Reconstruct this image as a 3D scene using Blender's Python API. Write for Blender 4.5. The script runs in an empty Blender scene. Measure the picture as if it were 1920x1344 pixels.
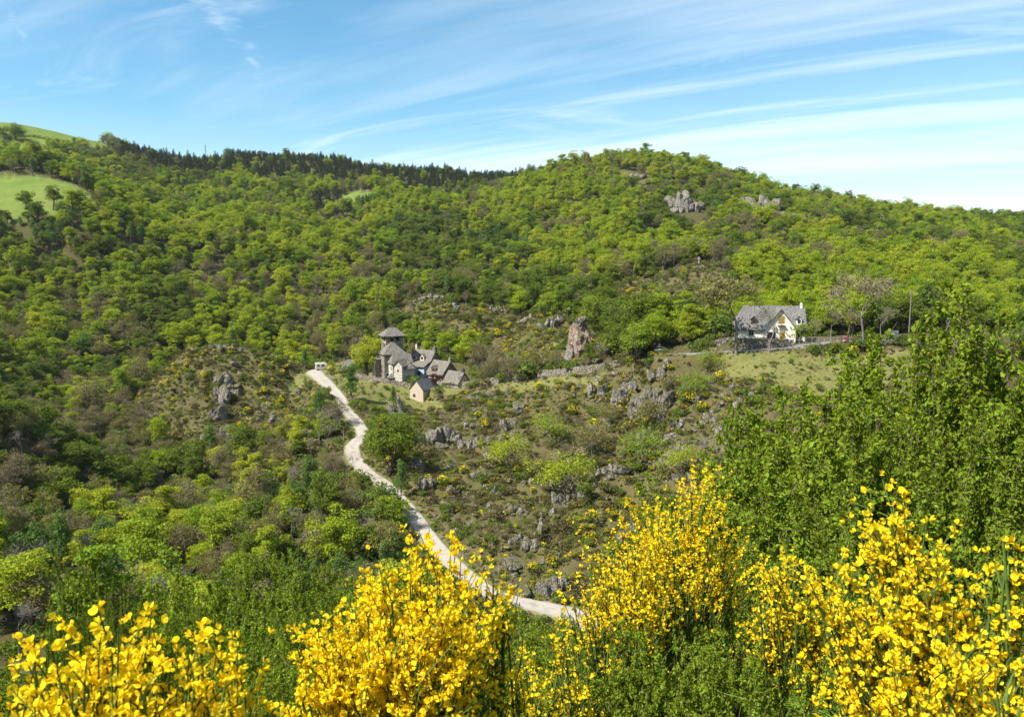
import bpy, bmesh, math, random
import numpy as np
from mathutils import Vector, Matrix

# ------------------------------------------------------------------ camera, sky, sun, exposure
S = bpy.context.scene
COL = S.collection
PITCH = math.radians(7.33)
F = 1493.0                                   # focal length in pixels of the 1920 px wide photograph
cam = bpy.data.cameras.new("camera")
cam.lens = 28.0; cam.sensor_width = 36.0; cam.sensor_fit = 'HORIZONTAL'
cam.clip_start = 0.05; cam.clip_end = 20000
cam.dof.use_dof = True; cam.dof.focus_distance = 60.0; cam.dof.aperture_fstop = 9.0
camo = bpy.data.objects.new("camera", cam); COL.objects.link(camo)
camo.location = (0, 0, 0); camo.rotation_euler = (math.pi/2 - PITCH, 0, 0)
S.camera = camo

SUN_EL = math.radians(51); SUN_AZ = math.atan2(-0.89, -0.45)      # azimuth from +Y towards +X
sdir = Vector((math.sin(SUN_AZ)*math.cos(SUN_EL), math.cos(SUN_AZ)*math.cos(SUN_EL), math.sin(SUN_EL)))
sun = bpy.data.lights.new("sun", 'SUN'); sun.energy = 4.8; sun.angle = math.radians(0.53); sun.color = (1.0, 0.95, 0.86)
suno = bpy.data.objects.new("sun", sun); COL.objects.link(suno)
suno.rotation_euler = (-sdir).to_track_quat('-Z', 'Y').to_euler()

W = bpy.data.worlds.new("World"); S.world = W; W.use_nodes = True
nt = W.node_tree; nt.nodes.clear()
def N(tree, typ, **kw):
    n = tree.nodes.new(typ)
    for k, v in kw.items():
        if k == 'inp':
            for kk, vv in v.items(): n.inputs[kk].default_value = vv
        else: setattr(n, k, v)
    return n
def L(tree, a, b): tree.links.new(a, b)
def math_(tree, op, a, b=None, c=None, clamp=False):
    n = tree.nodes.new('ShaderNodeMath'); n.operation = op; n.use_clamp = clamp
    for i, v in enumerate((a, b, c)):
        if v is None: continue
        if isinstance(v, (int, float)): n.inputs[i].default_value = v
        else: tree.links.new(v, n.inputs[i])
    return n.outputs[0]
def maprange(tree, v, a, b, c=0.0, d=1.0, smooth=True):
    n = tree.nodes.new('ShaderNodeMapRange'); n.clamp = True
    n.interpolation_type = 'SMOOTHSTEP' if smooth else 'LINEAR'
    tree.links.new(v, n.inputs[0])
    for i, x in enumerate((a, b, c, d)): n.inputs[i+1].default_value = x
    return n.outputs[0]
def mixc(tree, f, a, b, mode='MIX'):
    n = tree.nodes.new('ShaderNodeMix'); n.data_type = 'RGBA'; n.blend_type = mode; n.clamp_factor = True
    for i, v in ((0, f), (6, a), (7, b)):
        if isinstance(v, (int, float)): n.inputs[i].default_value = v
        elif isinstance(v, (tuple, list)): n.inputs[i].default_value = (*v[:3], 1)
        else: tree.links.new(v, n.inputs[i])
    return n.outputs[2]

sky = N(nt, 'ShaderNodeTexSky', sky_type='NISHITA', sun_disc=False, sun_elevation=SUN_EL, sun_rotation=SUN_AZ,
        altitude=600, air_density=1.0, dust_density=0.25, ozone_density=2.2)
hs = N(nt, 'ShaderNodeHueSaturation', inp={'Hue': 0.482, 'Saturation': 1.32, 'Value': 1.0}); L(nt, sky.outputs[0], hs.inputs['Color'])
tc = N(nt, 'ShaderNodeTexCoord')
sp = N(nt, 'ShaderNodeSeparateXYZ'); L(nt, tc.outputs['Generated'], sp.inputs[0])
zc = math_(nt, 'ADD', math_(nt, 'MAXIMUM', sp.outputs[2], 0.0), 0.12)
u = math_(nt, 'DIVIDE', sp.outputs[0], zc); v = math_(nt, 'DIVIDE', sp.outputs[1], zc)
def plane(ang, su, sv, ou=0, ov=0):
    c, s = math.cos(ang), math.sin(ang)
    cu = math_(nt, 'ADD', math_(nt, 'MULTIPLY', u, c*su), math_(nt, 'MULTIPLY', v, s*su))
    cv = math_(nt, 'ADD', math_(nt, 'MULTIPLY', u, -s*sv), math_(nt, 'MULTIPLY', v, c*sv))
    cb = N(nt, 'ShaderNodeCombineXYZ'); L(nt, math_(nt, 'ADD', cu, ou), cb.inputs[0]); L(nt, math_(nt, 'ADD', cv, ov), cb.inputs[1])
    return cb.outputs[0]
def noise(vec, scale, detail, rough, dist=0.0):
    n = N(nt, 'ShaderNodeTexNoise', inp={'Scale': scale, 'Detail': detail, 'Roughness': rough, 'Distortion': dist}); L(nt, vec, n.inputs['Vector'])
    return n.outputs['Fac']
c1 = maprange(nt, noise(plane(-0.50, 0.16, 0.95, 3.1, 8.7), 1.0, 7, 0.62, 0.5), 0.40, 0.68)
c2 = maprange(nt, noise(plane(-0.30, 0.55, 1.3, 7.7, 2.2), 1.0, 9, 0.68, 1.2), 0.47, 0.80)
brk = maprange(nt, noise(plane(0.1, 0.3, 0.34, 1.9, 5.5), 1.0, 3, 0.5), 0.26, 0.54)
veil = maprange(nt, noise(plane(0.15, 0.22, 0.42, 11.3, 4.0), 1.0, 5, 0.6), 0.32, 0.64)
low = maprange(nt, sp.outputs[2], 0.0, 0.22, 1.0, 0.0)
cl = math_(nt, 'MAXIMUM', math_(nt, 'MULTIPLY', c1, brk), math_(nt, 'MULTIPLY', c2, 0.72))
cl = math_(nt, 'MAXIMUM', cl, math_(nt, 'MULTIPLY', veil, math_(nt, 'ADD', math_(nt, 'MULTIPLY', low, 0.80), 0.20)))
cl = math_(nt, 'MAXIMUM', cl, math_(nt, 'MULTIPLY', low, 0.50))
cl = math_(nt, 'MULTIPLY', cl, 0.58, clamp=True)
def trail(a, b, wd, strength):
    """an old vapour trail: a soft broken line between two points of the cloud sheet"""
    P_ = []
    for px, py in (a, b):
        dx, dv = (px-960)/F, (672-py)/F; d = Vector((dx, math.cos(PITCH)+dv*math.sin(PITCH), -math.sin(PITCH)+dv*math.cos(PITCH))).normalized(); P_.append((d.x/(max(d.z, 0)+.12), d.y/(max(d.z, 0)+.12)))
    (ax, ay), (bx_, by_) = P_; ex, ey = bx_-ax, by_-ay; l2 = ex*ex+ey*ey
    wob = math_(nt, 'MULTIPLY_ADD', noise(plane(0, 3, 3, 1, 2), 1.0, 4, 0.6), 0.10, -0.05)
    du, dv_ = math_(nt, 'ADD', math_(nt, 'SUBTRACT', u, ax), wob), math_(nt, 'SUBTRACT', v, ay)
    tt = math_(nt, 'DIVIDE', math_(nt, 'ADD', math_(nt, 'MULTIPLY', du, ex), math_(nt, 'MULTIPLY', dv_, ey)), l2)
    cr = math_(nt, 'ABSOLUTE', math_(nt, 'DIVIDE', math_(nt, 'SUBTRACT', math_(nt, 'MULTIPLY', du, ey), math_(nt, 'MULTIPLY', dv_, ex)), math.sqrt(l2)))
    m_ = math_(nt, 'MULTIPLY', maprange(nt, cr, wd, 0.0), math_(nt, 'MULTIPLY', maprange(nt, tt, -0.05, 0.15), maprange(nt, tt, 1.05, 0.6)))
    pat = maprange(nt, noise(plane(0.6, 5, 9, 4, 1), 1.0, 5, 0.7), 0.30, 0.75)
    return math_(nt, 'MULTIPLY', math_(nt, 'MULTIPLY', m_, pat), strength)
cl = math_(nt, 'MAXIMUM', cl, trail((472, 70), (490, 235), 0.038, 0.42)); cl = math_(nt, 'MAXIMUM', cl, trail((345, -30), (470, 95), 0.09, 0.38)); cl = math_(nt, 'MAXIMUM', cl, trail((8, -10), (44, 100), 0.025, 0.35))
skyc = mixc(nt, cl, hs.outputs[0], (7.6, 8.0, 8.4))
bg = N(nt, 'ShaderNodeBackground', inp={'Strength': 0.080}); L(nt, skyc, bg.inputs[0])
wo = N(nt, 'ShaderNodeOutputWorld'); L(nt, bg.outputs[0], wo.inputs[0])

S.view_settings.view_transform = 'Standard'; S.view_settings.look = 'None'
S.view_settings.exposure = 1.1; S.view_settings.gamma = 1.0; S.view_settings.use_curve_mapping = False
S.render.engine = 'CYCLES'
S.cycles.use_denoising = True
S.cycles.use_adaptive_sampling = True; S.cycles.adaptive_threshold = 0.02
S.cycles.max_bounces = 6; S.cycles.diffuse_bounces = 3; S.cycles.glossy_bounces = 2
S.cycles.transmission_bounces = 4; S.cycles.transparent_max_bounces = 8
S.cycles.sample_clamp_indirect = 6.0

# ------------------------------------------------------------------ helpers: places and noise
CP, SP = math.cos(PITCH), math.sin(PITCH)
def ray(px, py):
    dx, dv = (px-960)/F, (672-py)/F
    return np.array([dx, CP + dv*SP, -SP + dv*CP])
def P(px, py, Y):
    d = ray(px, py); return d*(Y/d[1])
def project(x, y, z):
    fw = y*CP - z*SP; up = y*SP + z*CP
    fw = np.maximum(fw, 1e-3)
    return 960 + F*x/fw, 672 - F*up/fw

def hash2(ix, iy, seed):
    h = (ix.astype(np.int64)*374761393 + iy.astype(np.int64)*668265263 + seed*2246822519) & 0xffffffff
    h = ((h ^ (h >> 13))*1274126177) & 0xffffffff
    return ((h ^ (h >> 16)) & 0xffffff)/float(0xffffff)
def vnoise(x, y, seed=0):
    ix, iy = np.floor(x), np.floor(y); fx, fy = x-ix, y-iy
    fx = fx*fx*(3-2*fx); fy = fy*fy*(3-2*fy)
    a, b = hash2(ix, iy, seed), hash2(ix+1, iy, seed); c, d = hash2(ix, iy+1, seed), hash2(ix+1, iy+1, seed)
    return (a*(1-fx)+b*fx)*(1-fy) + (c*(1-fx)+d*fx)*fy
def fbm(x, y, seed=0, o=4, g=0.5):
    s, a, t = 0, 1.0, 0
    for i in range(o):
        s = s + a*vnoise(x*2**i + 17.3*i, y*2**i - 9.1*i, seed+i); t += a; a *= g
    return s/t
def smooth(t): t = np.clip(t, 0, 1); return t*t*(3-2*t)

# ------------------------------------------------------------------ the lie of the land
# surveyed points: (column, row, distance north, how far the ground lies below what shows there)
CT = [
 (0,262,790,0),(0,238,810,0),(120,262,820,0),(200,274,840,0),(300,290,900,6),(400,294,950,6),(600,292,960,8),(800,314,960,8),(960,322,900,10),
 (1020,318,740,10),(1100,291,690,13),(1170,284,690,13),(1300,303,670,13),(1400,336,650,13),(1460,352,660,13),(1600,362,760,16),(1700,388,900,14),(1800,389,1000,22),(1920,397,1000,24),
 (0,300,640,8),(150,305,600,8),(0,330,500,0),(100,335,490,0),(160,352,480,0),(0,390,440,0),(100,392,436,0),(200,385,450,3),
 (0,450,405,9),(0,530,370,9),(0,620,300,11),(0,700,225,14),(60,760,180,12),
 (100,470,405,10),(100,560,362,10),(100,650,318,10),(200,700,318,6),(180,735,290,6),
 (300,350,680,9),(300,400,520,9),(300,460,430,9),(300,540,380,10),(300,620,342,10),(300,690,318,6),
 (450,330,760,9),(450,400,560,9),(450,480,440,9),(450,560,390,10),(480,620,355,10),
 (600,330,830,9),(600,390,640,9),(600,450,500,9),(600,530,425,10),(600,600,372,10),(600,655,340,10),
 (690,362,700,2),(750,360,740,8),(750,430,540,9),(760,500,440,9),
 (800,548,372,1),(860,575,352,1),(800,610,326,1),(860,650,300,1),(940,660,288,2),(900,620,312,2),
 (900,350,760,9),(900,400,600,9),(900,470,480,9),(930,530,400,6),
 (1020,600,290,1),(1020,660,256,1),(1100,560,315,4),(1100,500,400,6),(1100,430,480,9),(1100,360,580,9),(1200,330,640,6),
 (1200,600,262,4),(1200,540,310,4),(1310,495,335,1),(1300,450,420,8),(1290,395,520,3),(1440,390,540,3),(1300,350,600,9),
 (1330,590,232,4),(1450,580,225,7),(1450,530,275,8),(1450,460,390,9),(1450,420,470,9),(1600,580,225,7),(1600,510,310,9),(1600,440,460,9),(1600,400,600,9),
 (1750,560,250,8),(1750,480,380,9),(1750,420,560,9),(1900,560,250,8),(1900,480,380,9),(1900,430,560,9),
 (740,707,262,0),(690,700,272,0),(840,712,252,0),(590,692,285,0),(640,694,285,0),(660,715,268,0),(880,722,250,0),(780,692,275,0),(820,680,285,0),
 (720,745,246,0),(800,748,247,0),(690,770,232,0),(960,708,238,0),(1060,697,222,0),(1140,686,213,0),(1250,662,200,0),(1330,660,194,0),(1400,657,189,0),(1500,655,186,0),(1640,655,183,0),(1800,655,182,0),
 (1450,640,200,0),(1600,636,200,0),(1750,636,200,0),
 (425,642,282,0),(350,668,276,0),(500,668,280,0),(330,730,262,1),(400,800,238,1),(440,740,258,0),(560,720,272,0),(540,780,240,2),(480,850,215,4),(380,850,225,4),(600,780,236,1),
 (300,800,240,7),(240,880,200,7),(300,960,160,8),(180,1000,140,8),(100,900,170,8),(100,1080,105,5),(230,1090,105,4),(420,950,170,7),(500,1010,145,6),(560,930,170,5),(620,880,184,3),(680,980,158,3),(700,1040,140,2),(780,1060,133,1),
 (880,800,212,0),(800,840,200,0),(980,770,214,0),(960,850,186,0),(880,920,170,0),(960,980,152,0),(1000,1080,131,0),(1080,1060,134,0),(1100,780,196,0),(1100,900,165,2),(1200,740,190,0),(1200,850,170,1),(1300,740,182,0),(1300,850,162,1),(1400,720,175,0),(1400,830,155,0),(1550,700,174,0),(1300,960,138,1),(1500,900,140,0),(1650,800,150,0),(1800,800,150,0),(1850,700,172,0),
]
ROAD = [(640,690,-40.3),(606,693,-40.6),(592,699,-41.0),(606,712,-41.5),(622,728,-42.2),(638,745,-43.0),(646,764,-44.0),(660,780,-45.0),(674,796,-46.0),(681,812,-46.9),
        (672,824,-47.5),(661,838,-48.1),(668,862,-48.9),(690,886,-49.6),(730,914,-50.6),(770,960,-51.8),(810,1014,-53.0),(850,1056,-54.0),(890,1090,-54.8),(930,1115,-55.3),(985,1130,-55.8),(1040,1142,-56.2),(1100,1160,-56.4),(1160,1200,-56.4),(1230,1250,-56.0)]
def road_pt(px, py, z):
    d = ray(px, py); return d*(z/d[2])
RP = np.array([road_pt(*r) for r in ROAD])
EXTRA = []                                   # hidden or near ground: (x, y, z)
for th in np.radians([-48, -38, -28, -18, -9, 0, 9, 18, 28, 38, 48]):
    for r, z in ((1.6, -1.75), (3, -2.8), (5, -4.1), (9, -6.5), (16, -10.6), (30, -18.0), (50, -28.5), (75, -40)):
        zz = z + (0.035*r if th > 0.3 else 0) * min(1, (th)/0.5)
        if r == 9 and th > 0.25: zz += 0.8
        EXTRA.append((r*math.sin(th), r*math.cos(th), zz))
    for r, dz in ((1250, 0), (1700, -20)):
        px = 960 + F*math.tan(th)/1.0
        sk = np.interp(px, [0, 200, 400, 800, 1170, 1460, 1700, 1920], [238, 274, 296, 320, 300, 380, 396, 404])
        EXTRA.append((r*math.sin(th), r*math.cos(th), P(px, sk, r*math.cos(th))[2]*0.72 + dz - 12))
EXTRA += [(P(500,0,330)[0], 330, -55), (P(640,0,318)[0], 318, -52), (P(560,0,322)[0], 322, -53), (P(400,0,320)[0], 320, -55), (P(740,0,305)[0], 305, -46),
          (P(250,0,120)[0], 120, -60), (P(420,0,118)[0], 118, -61), (P(600,0,110)[0], 110, -60), (P(800,0,108)[0], 108, -59), (P(1000,0,104)[0], 104, -57), (P(1200,0,104)[0], 104, -55), (P(1500,0,104)[0], 104, -48), (P(1800,0,104)[0], 104, -44)]
pts = [P(a, b, c) - np.array([0, 0, d]) for a, b, c, d in CT]
pts = np.array(pts + [tuple(p) for p in RP] + EXTRA)
def feat(x, y):
    r = np.hypot(x, y); th = np.arctan2(x, y)
    return np.clip(th, -0.95, 0.95)*1.6, np.log(r+1.0), r
fu, fv, fr = feat(pts[:, 0], pts[:, 1])
def kern(d2): return 0.5*d2*np.log(d2+1e-12)
n = len(pts)
A = np.zeros((n+3, n+3)); A[:n, :n] = kern((fu[:, None]-fu)**2 + (fv[:, None]-fv)**2) + np.eye(n)*2e-5
A[:n, n:] = np.c_[np.ones(n), fu, fv]; A[n:, :n] = A[:n, n:].T
sol = np.linalg.solve(A, np.r_[pts[:, 2]/fr, 0, 0, 0])
def base_height(x, y):
    u_, v_, r_ = feat(x, y); out = sol[n] + sol[n+1]*u_ + sol[n+2]*v_
    for i in range(n): out = out + sol[i]*kern((u_-fu[i])**2 + (v_-fv[i])**2)
    return out*r_

TH = np.r_[np.linspace(-math.pi, -0.80, 24)[:-1], np.linspace(-0.80, 0.80, 620), np.linspace(0.80, math.pi, 24)[1:]]
RR = np.r_[np.geomspace(0.6, 100, 110)[:-1], np.linspace(100, 310, 300)[:-1], np.geomspace(310, 2200, 190)]
TG, RG = np.meshgrid(TH, RR)
GX, GY = RG*np.sin(TG), RG*np.cos(TG)
GZ = base_height(GX, GY)
# behind the camera the slope simply goes on climbing
back = smooth((np.abs(TG)-0.95)/0.9)
GZ = GZ*(1-back) + back*(-1.7 + 0.30*np.minimum(RG, 400)*smooth((np.abs(TG)-0.9)/1.2))

def interp(G, x, y):
    x = np.asarray(x, float); y = np.asarray(y, float)
    r = np.clip(np.hypot(x, y), RR[0], RR[-1]*0.9999); t = np.arctan2(x, y)
    i = np.clip(np.searchsorted(RR, r)-1, 0, len(RR)-2); j = np.clip(np.searchsorted(TH, t)-1, 0, len(TH)-2)
    a = (r-RR[i])/(RR[i+1]-RR[i]); b = (t-TH[j])/(TH[j+1]-TH[j])
    return (G[i, j]*(1-b)+G[i, j+1]*b)*(1-a) + (G[i+1, j]*(1-b)+G[i+1, j+1]*b)*a
def hit(px, py, start=60.0, end=1500.0):
    """where the line of sight through a spot of the photograph meets the ground"""
    d = ray(px, py); ys = np.geomspace(start, end, 2500)
    p = d[None, :]*(ys/d[1])[:, None]
    below = p[:, 2] < interp(GZ, p[:, 0], p[:, 1])
    k = int(np.argmax(below)) if below.any() else len(ys)-1
    q = p[k].copy(); q[2] = float(interp(GZ, q[0], q[1])); return q
def poly(pix, start=60.0, end=1500.0):
    return np.array([hit(a, b, start, end)[:2] for a, b in pix])
def inside(poly_, x, y):
    x = np.asarray(x); y = np.asarray(y); res = np.zeros(x.shape, bool)
    xj, yj = poly_[-1]
    for xi, yi in poly_:
        c = ((yi > y) != (yj > y)) & (x < (xj-xi)*(y-yi)/((yj-yi) if yj != yi else 1e-9) + xi)
        res ^= c; xj, yj = xi, yi
    return res
# ------------------------------------------------------------------ road lines, zones of the ground
def catmull(Q, per=10):
    Q = np.asarray(Q, float); Z = np.vstack([2*Q[0]-Q[1], Q, 2*Q[-1]-Q[-2]]); out = []
    for i in range(1, len(Z)-2):
        p0, p1, p2, p3 = Z[i-1], Z[i], Z[i+1], Z[i+2]
        for t in np.arange(per)/per:
            out.append(0.5*((2*p1)+(-p0+p2)*t+(2*p0-5*p1+4*p2-p3)*t*t+(-p0+3*p1-3*p2+p3)*t**3))
    out.append(Q[-1]); return np.array(out)
def from_hits(pix): return np.array([hit(*a) for a in pix])
road_line = catmull(RP, 8)
tr = np.linspace(0, 1, len(road_line))
road_w = np.interp(tr, [0, 0.04, 0.10, 0.2, 0.8, 0.86, 1], [7.5, 8.5, 5.4, 3.5, 3.6, 4.2, 6.0])
lane_line = catmull(np.vstack([P(628,692,283), P(660,699,275), P(695,706,266), P(730,713,259), P(775,716,256), P(812,723,251)]), 6)
lane_w = np.full(len(lane_line), 2.6)
drive_line = catmull(np.vstack([P(1255,664,196), P(1330,660,191.5), P(1400,656.5,188.5), P(1470,652,188.0), P(1530,645,189.5), P(1600,641,190.5), P(1700,640,190.5), P(1850,641,190)]), 6)
drive_w = np.interp(np.linspace(0, 1, len(drive_line)), [0, 0.45, 0.6, 1], [2.6, 3.0, 6.0, 8.0])
def dist_line(x, y, line, w, reach=9.0):
    """distance beyond the half width of a line and the height of the line there"""
    x = np.asarray(x); best = np.full(x.shape, 1e9); hz = np.zeros(x.shape)
    lo, hi = line[:, :2].min(0)-15, line[:, :2].max(0)+15
    m = (x > lo[0]) & (x < hi[0]) & (y > lo[1]) & (y < hi[1])
    xs, ys = x[m], np.asarray(y)[m]; b = np.full(xs.shape, 1e9); h = np.zeros(xs.shape)
    for k in range(len(line)-1):
        a, c = line[k], line[k+1]; dx, dy = c[0]-a[0], c[1]-a[1]; l2 = dx*dx+dy*dy
        if l2 < 1e-9: continue
        t = np.clip(((xs-a[0])*dx+(ys-a[1])*dy)/l2, 0, 1)
        d = np.hypot(xs-a[0]-t*dx, ys-a[1]-t*dy) - (w[k]+(w[k+1]-w[k])*t)/2
        u_ = d < b; b[u_] = d[u_]; h[u_] = (a[2]+(c[2]-a[2])*t)[u_]
    best[m] = b; hz[m] = h; return best, hz
def pY(px, Y): return ((px-960)/F*Y/0.992, Y)

z_pasture = np.array([pY(-250,700), pY(0,735), pY(120,765), pY(215,800), pY(245,860), pY(200,960), pY(-250,980)])
z_meadow = np.array([pY(-250,505), pY(0,498), pY(70,494), pY(150,476), pY(200,458), pY(140,440), pY(0,438), pY(-250,432)])
z_clear = np.array([pY(628,690), pY(660,720), pY(725,745), pY(735,715), pY(690,680), pY(640,668)])
z_knoll = poly([(255,778),(305,702),(350,664),(425,645),(520,664),(600,700),(622,735),(610,790),(560,810),(500,835),(440,880),(385,870),(300,800)])
z_slope = poly([(640,740),(690,735),(880,730),(1060,702),(1150,692),(1330,668),(1720,664),(1760,760),(1720,960),(1400,1010),(1250,1030),(1150,1120),(960,1115),(860,1050),(770,940),(700,880),(690,815)])
z_ridge = poly([(720,600),(770,552),(850,560),(930,585),(1010,598),(1090,612),(1160,650),(1100,684),(1000,700),(910,700),(890,660),(820,640)])
z_upper = poly([(1100,555),(1220,520),(1310,492),(1400,545),(1340,600),(1220,610),(1150,600)])
z_village = poly([(575,690),(700,668),(880,690),(900,722),(880,745),(830,760),(740,770),(690,790),(640,750)])
z_grass_knoll = poly([(535,705),(585,700),(622,730),(630,748),(590,745),(555,735)])
z_grass_village = poly([(625,705),(700,722),(800,735),(860,755),(760,765),(700,768),(655,745)])
z_grass_house = poly([(1390,668),(1500,666),(1700,664),(1750,740),(1500,742),(1380,735),(1340,690)])
z_grass_wall = poly([(900,722),(1060,706),(1140,700),(1120,725),(1000,728),(930,732)])
z_house = np.array([pY(1360,188), pY(1900,187), pY(1900,215), pY(1500,214), pY(1370,212)])
z_summit = poly([(1150,322),(1220,330),(1250,345),(1200,352),(1140,340)])
z_redbank = poly([(60,1130),(240,1085),(260,1130),(120,1180)], 40)

# yard of the house lies level
m = inside(z_house, GX, GY); mm = m.astype(float)
for _ in range(2):
    mm = (mm + np.roll(mm, 1, 0) + np.roll(mm, -1, 0) + np.roll(mm, 2, 0) + np.roll(mm, -2, 0))/5
GZ = GZ*(1-mm) + mm*(-20.6)

z_hamlet = np.array([pY(705,258), pY(735,256), pY(790,252.5), pY(845,249), pY(885,247), pY(890,262), pY(860,280), pY(780,288), pY(700,288)])
m = inside(z_hamlet, GX, GY); mm = m.astype(float)
for _ in range(4):
    mm = (mm*2 + np.roll(mm, 1, 0) + np.roll(mm, -1, 0) + np.roll(mm, 1, 1) + np.roll(mm, -1, 1))/6
GZ = GZ*(1-mm) + mm*np.minimum(GZ, np.interp(GX/GY, [-0.17, -0.11, -0.07, -0.05], [-40.7, -41.3, -42.4, -42.6]))

def zone(p, x, y):
    r_ = np.hypot(x, y); a_ = np.clip(r_*0.022, 1.0, 14.0)
    return inside(p, x + a_*2.4*(fbm(x/a_/1.6, y/a_/1.6, 51, 3)-0.5), y + a_*2.4*(fbm(x/a_/1.6, y/a_/1.6, 77, 3)-0.5))
heath = zone(z_knoll, GX, GY) | zone(z_slope, GX, GY) | zone(z_ridge, GX, GY) | zone(z_upper, GX, GY)
grass = zone(z_pasture, GX, GY) | zone(z_meadow, GX, GY) | zone(z_clear, GX, GY) | zone(z_grass_knoll, GX, GY) | zone(z_grass_village, GX, GY) | zone(z_grass_house, GX, GY) | zone(z_grass_wall, GX, GY)
village = zone(z_village, GX, GY)
# unevenness of the ground: knobbly on the heath, gentle in the meadows
rough = np.where(grass | village, 0.12, np.where(heath, 1.0, 0.7))*smooth((RG-20)/60)
GZ = GZ + rough*((fbm(GX/9, GY/9, 3, 4)-0.5)*np.where(heath, 4.6, 3.2) + np.where(heath, (np.abs(fbm(GX/5.5, GY/5.5, 21, 4)-0.5)*-6.0+0.6 + (fbm(GX/2.6, GY/2.6, 29, 2)-0.5)*1.3), 0))
GZ = GZ + (fbm(GX/42, GY/42, 8, 3)-0.5)*np.where(RG > 330, 14, 0)*smooth((RG-330)/150)*np.where(grass, 0.15, 1)
for line, w, dz in ((road_line, road_w, 0.30), (lane_line, lane_w, 0.22), (drive_line, drive_w, 0.22)):
    d, hz = dist_line(GX, GY, line, w)
    k = smooth(1-(d-1.7)/3.6); GZ = GZ*(1-k) + k*(hz - dz)

# what of the ground shows from the path: highest angle met so far along each line
SL = GZ/RG; HOR = np.maximum.accumulate(SL, 0)
def shows(x, y, ztop, slack=0.002):
    return ztop/np.hypot(x, y) > interp(HOR, x, y) - slack
def H(x, y): return interp(GZ, x, y)

# ------------------------------------------------------------------ materials
def new_mat(name):
    m = bpy.data.materials.new(name); m.use_nodes = True; m.node_tree.nodes.clear(); return m, m.node_tree
def out_(t, sh, disp=None):
    o = N(t, 'ShaderNodeOutputMaterial'); L(t, sh, o.inputs[0])
def tnoise(t, scale, detail=4, rough_=0.55, vec=None, dist=0.0):
    n_ = N(t, 'ShaderNodeTexNoise', inp={'Scale': scale, 'Detail': detail, 'Roughness': rough_, 'Distortion': dist})
    if vec is not None: L(t, vec, n_.inputs['Vector'])
    return n_.outputs['Fac']
def ramp(t, f, stops):
    r = N(t, 'ShaderNodeValToRGB'); L(t, f, r.inputs[0]); e = r.color_ramp.elements
    while len(e) < len(stops): e.new(0.5)
    for el, (p_, c_) in zip(e, stops): el.position = p_; el.color = (*c_, 1)
    return r.outputs[0]
def bump(t, h, s, d):
    b = N(t, 'ShaderNodeBump', inp={'Strength': s, 'Distance': d}); L(t, h, b.inputs['Height']); return b.outputs[0]
def diffuse(t, col, normal=None, rough_=0.9, spec=0.2):
    b = N(t, 'ShaderNodeBsdfPrincipled', inp={'Roughness': rough_, 'Specular IOR Level': spec})
    if isinstance(col, tuple): b.inputs['Base Color'].default_value = (*col, 1)
    else: L(t, col, b.inputs['Base Color'])
    if normal is not None: L(t, normal, b.inputs['Normal'])
    return b
def leaf_mat(name, cols, vary=0.35, trans=0.42, hue=0.03):
    """young leaves: colour differs from plant to plant and from leaf to leaf, and they let light through"""
    m, t = new_mat(name)
    oi = N(t, 'ShaderNodeObjectInfo'); ge = N(t, 'ShaderNodeNewGeometry')
    nz_ = tnoise(t, 0.016, 3, 0.55, oi.outputs['Location'])                      # neighbours resemble each other
    f_ = math_(t, 'ADD', math_(t, 'MULTIPLY', oi.outputs['Random'], 0.5), math_(t, 'MULTIPLY_ADD', nz_, 2.0, -0.75), clamp=True)
    c = ramp(t, f_, [(i/(max(1, len(cols)-1)), x) for i, x in enumerate(cols)])
    h_ = N(t, 'ShaderNodeHueSaturation')
    L(t, c, h_.inputs['Color'])
    L(t, math_(t, 'ADD', math_(t, 'MULTIPLY', ge.outputs['Random Per Island'], hue), 0.5-hue/2), h_.inputs['Hue'])
    L(t, math_(t, 'ADD', math_(t, 'MULTIPLY', ge.outputs['Random Per Island'], vary*2), 1-vary), h_.inputs['Value'])
    d = N(t, 'ShaderNodeBsdfDiffuse'); tr_ = N(t, 'ShaderNodeBsdfTranslucent')
    L(t, h_.outputs[0], d.inputs[0])
    tcol = mixc(t, 0.5, h_.outputs[0], (0.95, 1.0, 0.35), 'MULTIPLY'); L(t, tcol, tr_.inputs[0])
    mx = N(t, 'ShaderNodeMixShader', inp={0: trans}); L(t, d.outputs[0], mx.inputs[1]); L(t, tr_.outputs[0], mx.inputs[2])
    out_(t, mx.outputs[0]); return m
def plain_mat(name, col, vary=0.3, scale=3.0, rough_=0.9, bmp=0.0, spec=0.2, metal=0.0):
    m, t = new_mat(name); tc_ = N(t, 'ShaderNodeTexCoord')
    f = tnoise(t, scale, 5, 0.6, tc_.outputs['Object'])
    c = mixc(t, f, tuple(x*(1-vary) for x in col), tuple(min(1, x*(1+vary)) for x in col))
    b = diffuse(t, c, bump(t, f, bmp, 0.05) if bmp else None, rough_, spec); b.inputs['Metallic'].default_value = metal
    out_(t, b.outputs[0]); return m
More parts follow.
